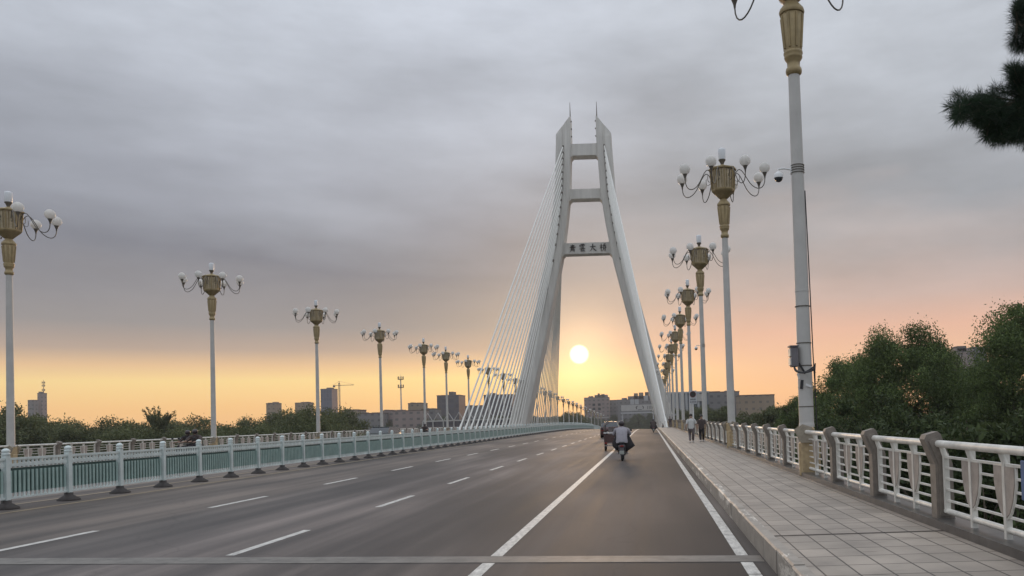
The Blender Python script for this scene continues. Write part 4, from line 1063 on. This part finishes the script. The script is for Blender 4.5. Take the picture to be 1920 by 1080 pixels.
M['shirt_grey'] = cloth('lilac_grey_shirt', (.33, .31, .335)); M['shoe'] = mat('pale_shoe', (.5, .48, .46), .6); M['cape'] = cloth('black_leg_cover', (.012, .009, .011))
class Fig:
    def __init__(s): s.v = []; s.e = []; s.r = []
    def p(s, co, r, par=None):
        s.v.append(Vector(co)); s.r.append(r); i = len(s.v) - 1
        if par is not None: s.e.append((par, i))
        return i
def hand(f, w, d, side):
    """palm, four fingers and a thumb from wrist index w, pointing along d"""
    wv = f.v[w]; d = Vector(d).normalized(); lat = Vector((0, 1, 0)) if abs(d.y) < .8 else Vector((1, 0, 0))
    palm = f.p(wv + d * .085, (.020, .034), w)
    for k in range(4):
        L_ = (.068, .078, .074, .056)[k]; o = lat * (.027 - .018 * k); a = f.p(wv + d * .10 + o, .0095, palm); b = f.p(wv + d * (.10 + L_ * .55) + o * 1.1, .0085, a); f.p(wv + d * (.10 + L_) + o * 1.1 + Vector((-.018 * side, 0, 0)), .007, b)
    t = f.p(wv + d * .05 + lat * .045, .011, w); f.p(wv + d * .09 + lat * .065, .009, t)
def head(root, c, face=-1, hair=True, tilt=0):
    """skull with nose, brow, ears and eyes; face=-1 looks along -Y"""
    c = Vector(c); g = empty('head', c); g.parent = root; addchild(root, g)
    return g
def walker(x, y, face, shirt, trousers, label, hgt=1.66, hands=True, armout=0.0):
    k = hgt / 1.70; t = tag(empty('person', (x, y, prof(y) + ZSR), 0 if face < 0 else math.pi), label, 'person'); f = Fig(); s = k
    pel = f.p((0, 0, .93 * s), .125 * s); wa = f.p((0, .01, 1.08 * s), .118 * s, pel); ch = f.p((0, 0, 1.28 * s), .130 * s, wa); up = f.p((0, .01, 1.40 * s), .095 * s, ch); nk = f.p((0, 0, 1.48 * s), .052 * s, up)
    h1 = f.p((0, -.01, 1.56 * s), (.072 * s, .085 * s), nk); f.p((0, -.005, 1.64 * s), (.070 * s, .082 * s), h1); f.p((0, -.095 * s, 1.565 * s), .014, h1)
    for sd in (-1, 1):
        ph = .16 * sd
        hp = f.p((sd * .085 * s, 0, .88 * s), .095 * s, pel); kn = f.p((sd * .095 * s, -.10 * sd - .03, .49 * s), .060 * s, hp); an = f.p((sd * .10 * s, ph * .9 + (.08 if sd > 0 else -.10), .09 * s), .040 * s, kn)
        ft = f.p((sd * .11 * s, f.v[an].y - .14, .045), .036, an)
        sh = f.p((sd * .175 * s, 0, 1.385 * s), .060 * s, up); el_ = f.p((sd * (.235 + armout * .12) * s, .03 * sd, 1.11 * s), .043 * s, sh); wr = f.p((sd * (.27 + armout * .18) * s, -.06 + .07 * sd, .87 * s), .027 * s, el_)
        if hands: hand(f, wr, (sd * .1, -.15, -1), sd)
    skinmesh('body', f.v, f.e, f.r, M['skin'], t)
    # clothes
    p = MB(); rings = []
    for z, w, dd in ((.84, .185, .135), (.88, .19, .14), (1.05, .175, .13), (1.22, .20, .135), (1.36, .215, .12), (1.43, .15, .09), (1.465, .07, .06)):
        rings.append([Vector((math.cos(a) * w * s, math.sin(a) * dd * s * (1 + .04 * math.sin(7 * a + z * 9)), z * s)) for a in [2 * math.pi * k / 18 for k in range(18)]])
    p.loft(rings)
    for sd in (-1, 1): p.tube([(sd * .15 * s, 0, 1.40 * s), (sd * .21 * s, 0, 1.34 * s), (sd * (.235 + armout * .1) * s, .02 * sd, 1.14 * s)], [.06 * s, .072 * s, .062 * s], 10)
    p.build('shirt', shirt, t)
    q = Fig(); a = q.p((0, 0, .95 * s), .185 * s)
    for sd in (-1, 1):
        ph = .16 * sd; hp = q.p((sd * .09 * s, 0, .84 * s), .112 * s, a); kn = q.p((sd * .095 * s, -.10 * sd - .03, .49 * s), .088 * s, hp); q.p((sd * .10 * s, ph * .9 + (.08 if sd > 0 else -.10), .12 * s), .072 * s, kn)
    skinmesh('trousers', q.v, q.e, q.r, trousers, t)
    for sd in (-1, 1):
        fy = .16 * sd * .9 + (.08 if sd > 0 else -.10); p = MB(); p.sphere((sd * .105 * s, fy - .07, .045), .06, 12, 8, sz=.75, sy=2.2); p.build('shoe', M['shoe'], t)
    p = MB(); p.sphere((0, .02, 1.655 * s), .104 * s, 14, 10, sz=1.0); p.build('hair', M['hair'], t)
    p = MB()
    for sd in (-1, 1): p.sphere((sd * .030, -.083 * s, 1.60 * s), .010, 8, 6)
    p.build('eyes', M['hair'], t)
    return t
pa = at(1296, 829, 47); walker(2.45, 47.5, -1, M['shirt_white'], M['trousers_grey'], 'walking person in a white shirt and grey trousers on the right pavement', 1.66, armout=.35)
walker(3.12, 48.4, -1, M['shirt_dark'], M['trousers_black'], 'walking person in dark brown and black clothes close to the right railing', 1.60)
walker(3.0, 118, -1, M['shirt_dark'], M['trousers_grey'], 'small far-off person in dark clothes on the right pavement near the tower leg', 1.66, hands=False)
M['tyre'] = mat('tyre', (.018, .018, .018), .8, .2, 10); M['chrome'] = mat('dull_metal', (.35, .35, .36), .35, .05, 5, metal=.8)
M['scoot'] = mat('dark_scooter_paint', (.035, .03, .04), .35, .1, 3); M['tail'] = mat('tail_lens', (.22, .015, .01), .3, .05, 3); M['plate'] = mat('number_plate', (.42, .44, .40), .5, .1, 4)
M['helmet'] = mat('dark_helmet', (.035, .025, .028), .3, .1, 3)
def ring_wheel(p, c, r, w, n=20):
    vs = []; prof_ = [(r - w * .9, -w * .35), (r - w * .3, -w * .5), (r, -w * .2), (r, w * .2), (r - w * .3, w * .5), (r - w * .9, w * .35)]
    for i in range(n):
        a = 2 * math.pi * i / n
        for rr_, x in prof_: vs.append((c[0] + x, c[1] + rr_ * math.cos(a), c[2] + rr_ * math.sin(a)))
    k = len(prof_); fs = [(i * k + j, i * k + (j + 1) % k, ((i + 1) % n) * k + (j + 1) % k, ((i + 1) % n) * k + j) for i in range(n) for j in range(k)]
    p.add(vs, fs, True); return p
def wheel(parent, c, r, w, name='wheel'):
    p = MB(); ring_wheel(p, c, r, w); o = p.build(name, M['tyre'], parent)
    p = MB()
    for k in range(5): a = k * 2 * math.pi / 5; p.tube([(c[0], c[1], c[2]), (c[0], c[1] + (r - w * .7) * math.cos(a), c[2] + (r - w * .7) * math.sin(a))], .014, 4)
    p.tube([(c[0] - w * .3, c[1], c[2]), (c[0] + w * .3, c[1], c[2])], .035, 8); p.build('rim', M['chrome'], o); return o
def scooter(x, y, label):
    t = tag(empty('scooter', (x, y, zr(x, y))), label, 'scooter')
    wheel(t, (0, 0, .21), .21, .09); wheel(t, (0, 1.22, .21), .21, .09)
    p = MB(); sec = []
    for yy, w, z0, z1 in ((-.28, .06, .52, .66), (-.15, .13, .42, .70), (.10, .15, .34, .70), (.35, .15, .26, .66), (.50, .13, .20, .40), (.85, .13, .18, .28), (1.0, .12, .20, .60), (1.12, .09, .40, .90)):
        sec.append([Vector((a * w, yy, z0 + (z1 - z0) * b)) for a, b in ((-.6, 0), (.6, 0), (1, .35), (1, .8), (.5, 1), (-.5, 1), (-1, .8), (-1, .35))])
    p.loft(sec); p.build('body', M['scoot'], t)
    p = MB(); p.box((0, .12, .745), (.26, .62, .09), bev=.03); p.build('seat', M['black'], t)
    p = MB(); p.box((0, -.26, .40), (.17, .03, .30), rx=.15); p.build('rear_mudguard', M['greybox'], t)
    p = MB(); p.box((0, -.285, .36), (.20, .012, .14), rx=.15); p.build('number_plate', M['plate'], t)
    p = MB(); p.box((0, -.29, .62), (.16, .05, .06), bev=.01); p.build('tail_light', M['tail'], t)
    p = MB(); p.tube([(0, 1.2, .3), (0, 1.05, .98)], .03, 8); p.tube([(-.33, .98, 1.02), (-.12, 1.03, 1.0), (.12, 1.03, 1.0), (.33, .98, 1.02)], .016, 8); p.build('handlebar', M['arm'], t)
    for s in (-1, 1):
        p = MB(); p.tube([(s * .24, 1.0, 1.02), (s * .33, .98, 1.20)], .007, 6); p.sphere((s * .36, .98, 1.24), .06, 12, 8, sz=.75, sy=.3); p.build('mirror', M['black'], t)
    return t
def rider(x, y, shirt, label, cape=True):
    t = tag(empty('person', (x, y, zr(x, y))), label, 'person'); f = Fig()
    pel = f.p((0, .12, .86), .13); wa = f.p((0, .13, 1.02), .125, pel); ch = f.p((0, .20, 1.20), .14, wa); up = f.p((0, .24, 1.31), .10, ch); nk = f.p((0, .27, 1.38), .05, up); h1 = f.p((0, .30, 1.45), .08, nk); f.p((0, .30, 1.54), .085, h1)
    for sd in (-1, 1):
        hp = f.p((sd * .09, .16, .84), .09, pel); kn = f.p((sd * .19, .58, .76), .065, hp); an = f.p((sd * .17, .66, .36), .045, kn); f.p((sd * .18, .80, .29), .036, an)
        sh = f.p((sd * .19, .25, 1.29), .06, up); e = f.p((sd * .33, .50, 1.08), .044, sh); wr = f.p((sd * .31, .86, 1.06), .028, e); hand(f, wr, (0, 1, -.1), sd)
    skinmesh('body', f.v, f.e, f.r, M['skin'], t)
    p = MB(); rings = []
    for z, w, dd, y0 in ((.74, .235, .17, .06), (.80, .245, .18, .07), (.98, .225, .165, .11), (1.16, .235, .165, .17), (1.30, .245, .14, .22), (1.37, .16, .10, .25), (1.41, .07, .06, .27)):
        rings.append([Vector((math.cos(a) * w, y0 + math.sin(a) * dd * (1 + .05 * math.sin(7 * a + z * 11)), z)) for a in [2 * math.pi * k / 20 for k in range(20)]])
    p.loft(rings)
    for sd in (-1, 1): p.tube([(sd * .16, .23, 1.31), (sd * .24, .27, 1.26), (sd * .335, .46, 1.09)], [.07, .088, .070], 10)
    p.build('shirt', shirt, t)
    q = Fig(); a = q.p((0, .14, .84), .15)
    for sd in (-1, 1):
        hp = q.p((sd * .10, .18, .84), .11, a); kn = q.p((sd * .19, .58, .76), .085, hp); q.p((sd * .17, .66, .40), .065, kn)
    skinmesh('trousers', q.v, q.e, q.r, M['trousers_black'], t)
    p = MB(); p.sphere((0, .29, 1.53), .128, 16, 10, sz=.98); p.build('helmet', M['helmet'], t)
    for sd in (-1, 1): p = MB(); p.sphere((sd * .18, .78, .29), .055, 10, 6, sz=.8, sy=2.0); p.build('shoe', M['shoe'], t)
    if cape:       # wind cover billowing round the legs
        p = MB(); rings = []
        for z, w, wr_, d0 in ((1.08, .24, .26, .58), (.92, .33, .36, .55), (.72, .42, .46, .48), (.60, .40, .53, .40), (.48, .28, .34, .38), (.40, .14, .20, .38)):
            rg_ = []
            for k in range(16):
                a = 2 * math.pi * k / 16; xx = math.cos(a) * (wr_ if math.cos(a) > 0 else w); rg_.append(Vector((xx, d0 + math.sin(a) * .24 + .02 * math.sin(5 * a), z + .03 * math.sin(3 * a))))
            rings.append(rg_)
        p.loft(rings, cap=False); p.build('leg_cover', M['cape'], t)
    return t
scooter(-1.17, 32.8, 'dark scooter with a grey number plate, ridden along the near side of the solid line')
rider(-1.17, 32.8, M['shirt_grey'], 'scooter rider in a pale lilac-grey shirt with a billowing black leg cover')
scooter(.42, 96, 'small distant scooter on the crest of the cycle lane'); rider(.42, 96, M['shirt_dark'], 'distant scooter rider in dark clothes on the crest of the cycle lane', True)
# cargo tricycle
def trike(x, y, label):
    t = tag(empty('cargo_tricycle', (x, y, zr(x, y))), label, 'tricycle')
    M['cargo'] = mat('brown_cargo_paint', (.09, .05, .045), .5, .2, 3); M['tarp'] = mat('pale_tarpaulin', (.30, .26, .25), .7, .2, 4, bump=.3)
    for s in (-1, 1): wheel(t, (s * .46, .35, .26), .26, .12)
    wheel(t, (0, 2.15, .26), .26, .11)
    p = MB()
    for s in (-1, 1): p.box((s * .50, .62, .72), (.035, 1.4, .46))
    p.box((0, 1.30, .72), (.965, .035, .46)); p.box((0, .62, .47), (.965, 1.4, .04))
    p.build('cargo_bed', M['cargo'], t)
    p = MB(); p.box((0, -.06, .70), (1.02, .03, .40), rx=.04)
    for zz in (.56, .70, .84): p.box((0, -.085, zz), (1.0, .02, .045), rx=.04)
    p.build('tailgate', M['cargo'], t)
    for zz in (.30, .42): p = MB(); p.box((0, -.05, zz), (1.0, .05, .05)); p.build('bumper_bar', M['tarp'], t)
    for s in (-1, 1): p = MB(); p.box((s * .42, -.105, .44), (.14, .04, .08)); p.build('tail_light', M['tail'], t)
    p = MB(); p.box((0, -.10, .98), (1.06, .05, .05)); p.build('rear_rail', M['white'], t)
    for s in (-1, 1):
        for yy in (-.05, 1.28): p = MB(); p.tube([(s * .50, yy, .94), (s * .49, yy, 1.42)], .022, 6); p.build('canopy_post', M['arm'], t)
    p = MB(); rings = []
    for yy in (-.12, .6, 1.34):
        rings.append([Vector((xx, yy, zz)) for xx, zz in ((-.54, 1.36), (-.52, 1.47), (-.30, 1.54), (0, 1.56), (.30, 1.54), (.52, 1.47), (.54, 1.36), (.50, 1.37), (.28, 1.50), (0, 1.52), (-.28, 1.50), (-.50, 1.37))])
    p.loft(rings, smooth=False); p.build('canopy', M['tarp'], t)
    p = MB(); p.box((-.12, .55, 1.02), (.34, .5, .5), bev=.03); p.build('cargo', M['tarp'], t); p = MB(); p.box((.22, .8, 1.0), (.26, .4, .44), bev=.03); p.build('cargo', M['cargo'], t)
    p = MB(); p.tube([(0, 2.15, .3), (0, 1.95, 1.0)], .03, 8); p.tube([(-.32, 1.85, 1.02), (.32, 1.85, 1.02)], .016, 8); p.build('handlebar', M['arm'], t)
    p = MB(); sec = [[Vector((a * .18, yy, z0 + b * (z1 - z0))) for a, b in ((-1, 0), (1, 0), (1, 1), (-1, 1))] for yy, z0, z1 in ((1.35, .35, .80), (1.65, .30, .72), (1.95, .34, .50), (2.1, .50, .95))]; p.loft(sec, smooth=False); p.build('front_body', M['cargo'], t)
    for s in (-1, 1): p = MB(); p.tube([(s * .54, 1.3, 1.1), (s * .64, 1.32, 1.16)], .01, 5); p.box((s * .68, 1.32, 1.17), (.10, .03, .14)); p.build('mirror', M['black'], t)
trike(-1.95, 42.8, 'brown cargo tricycle with a canopy and pale load, just ahead of the nearest scooter')
def car(x, y, rz, paint, label, lit=None):
    t = tag(empty('car', (x, y, zr(x, y)), rz), label, 'car')
    prof_ = [(-2.2, .75, .62), (-2.1, .98, .78), (-1.4, 1.02, .84), (.9, 1.0, .86), (2.0, .82, .82), (2.25, .62, .70)]
    p = MB(); p.loft([[Vector((a * w, yy, .28 + (zt - .28) * b)) for a, b in ((-.9, 0), (.9, 0), (1, .3), (1, .8), (.9, 1), (-.9, 1), (-1, .8), (-1, .3))] for yy, zt, w in prof_]); p.build('body', paint, t)
    p = MB(); p.loft([[Vector((a * .78, yy, zz)) for a, yy, zz in ((-1, y0, z0), (1, y0, z0), (1, y1, z0), (-1, y1, z0))] if z0 < 1.2 else [Vector((a * .62, yy, z0)) for a, yy in ((-1, y0), (1, y0), (1, y1), (-1, y1))] for z0, y0, y1 in ((.99, -1.9, 1.1), (1.42, -1.35, .35))], smooth=False); p.build('windows', M['dark_glass'], t)
    p = MB(); p.box((0, -.5, 1.44), (1.22, 1.75, .05), bev=.02); p.build('roof', paint, t)
    for s in (-1, 1):
        for yy in (-1.35, 1.35): wheel(t, (s * .74, yy, .32), .32, .2)
        p = MB(); p.box((s * .58, -2.2, .72), (.34, .08, .16), bev=.02); p.build('tail_light', M['tail'], t)
        p = MB(); p.box((s * .55, 2.2, .60), (.32, .08, .14), bev=.02); p.build('headlight', M['white'], t)
    p = MB(); p.box((0, -2.24, .52), (.44, .02, .14)); p.build('number_plate', M['plate'], t)
    return t
M['car_brown'] = mat('maroon_car_paint', (.07, .03, .028), .3, .05, 2); M['car_dark'] = mat('dark_car_paint', (.04, .04, .045), .3, .05, 2); M['car_green'] = mat('dull_green_car_paint', (.05, .06, .05), .4, .1, 2)
car(-3.6, 73, 0, M['car_brown'], 'maroon car ahead of the tricycle near the crest of the road')
car(at(717, 800, 60).x, 60, math.pi, M['car_green'], 'dull green car partly hidden behind the median fence')
def left_rider(px, Y, label, shirt):
    x = at(px, 800, Y).x
    a = scooter(x, Y, label[0]); b = rider(x, Y, shirt, label[1], False)
    for o in (a, b): o.rotation_euler = (0, 0, math.pi)
left_rider(798, 76, ('oncoming scooter behind the median fence right of the green car', 'oncoming rider in dark clothes on a scooter behind the median fence'), M['shirt_dark'])
left_rider(372, 38, ('oncoming scooter hidden behind the fence left of the second lamp', 'oncoming rider seen above the fence left of the second left lamp'), M['shirt_dark'])
left_rider(358, 40.5, ('second oncoming scooter just left of the other behind the fence', 'dark oncoming rider leftmost of the pair above the fence'), M['trousers_black'])
scooter(2.1, 128, 'tiny parked scooter on the pavement at the foot of the right tower leg')

# ------------------------------------------------------------------ evening haze over the river and the town
hz_m = bpy.data.materials.new('haze_air'); hz_m.use_nodes = True; t = hz_m.node_tree; t.nodes.clear()
o_ = t.nodes.new('ShaderNodeOutputMaterial'); v_ = t.nodes.new('ShaderNodeVolumePrincipled'); v_.inputs['Color'].default_value = (.84, .85, .87, 1)
v_.inputs['Density'].default_value = 2.6e-4; v_.inputs['Anisotropy'].default_value = .3; t.links.new(v_.outputs[0], o_.inputs['Volume'])
p = MB(); p.box((0, 475, 38), (2504, 1134, 96)); hzb = p.build('haze', hz_m)
tag(hzb, 'thin evening haze over the bridge and the town', 'haze', kind='stuff')
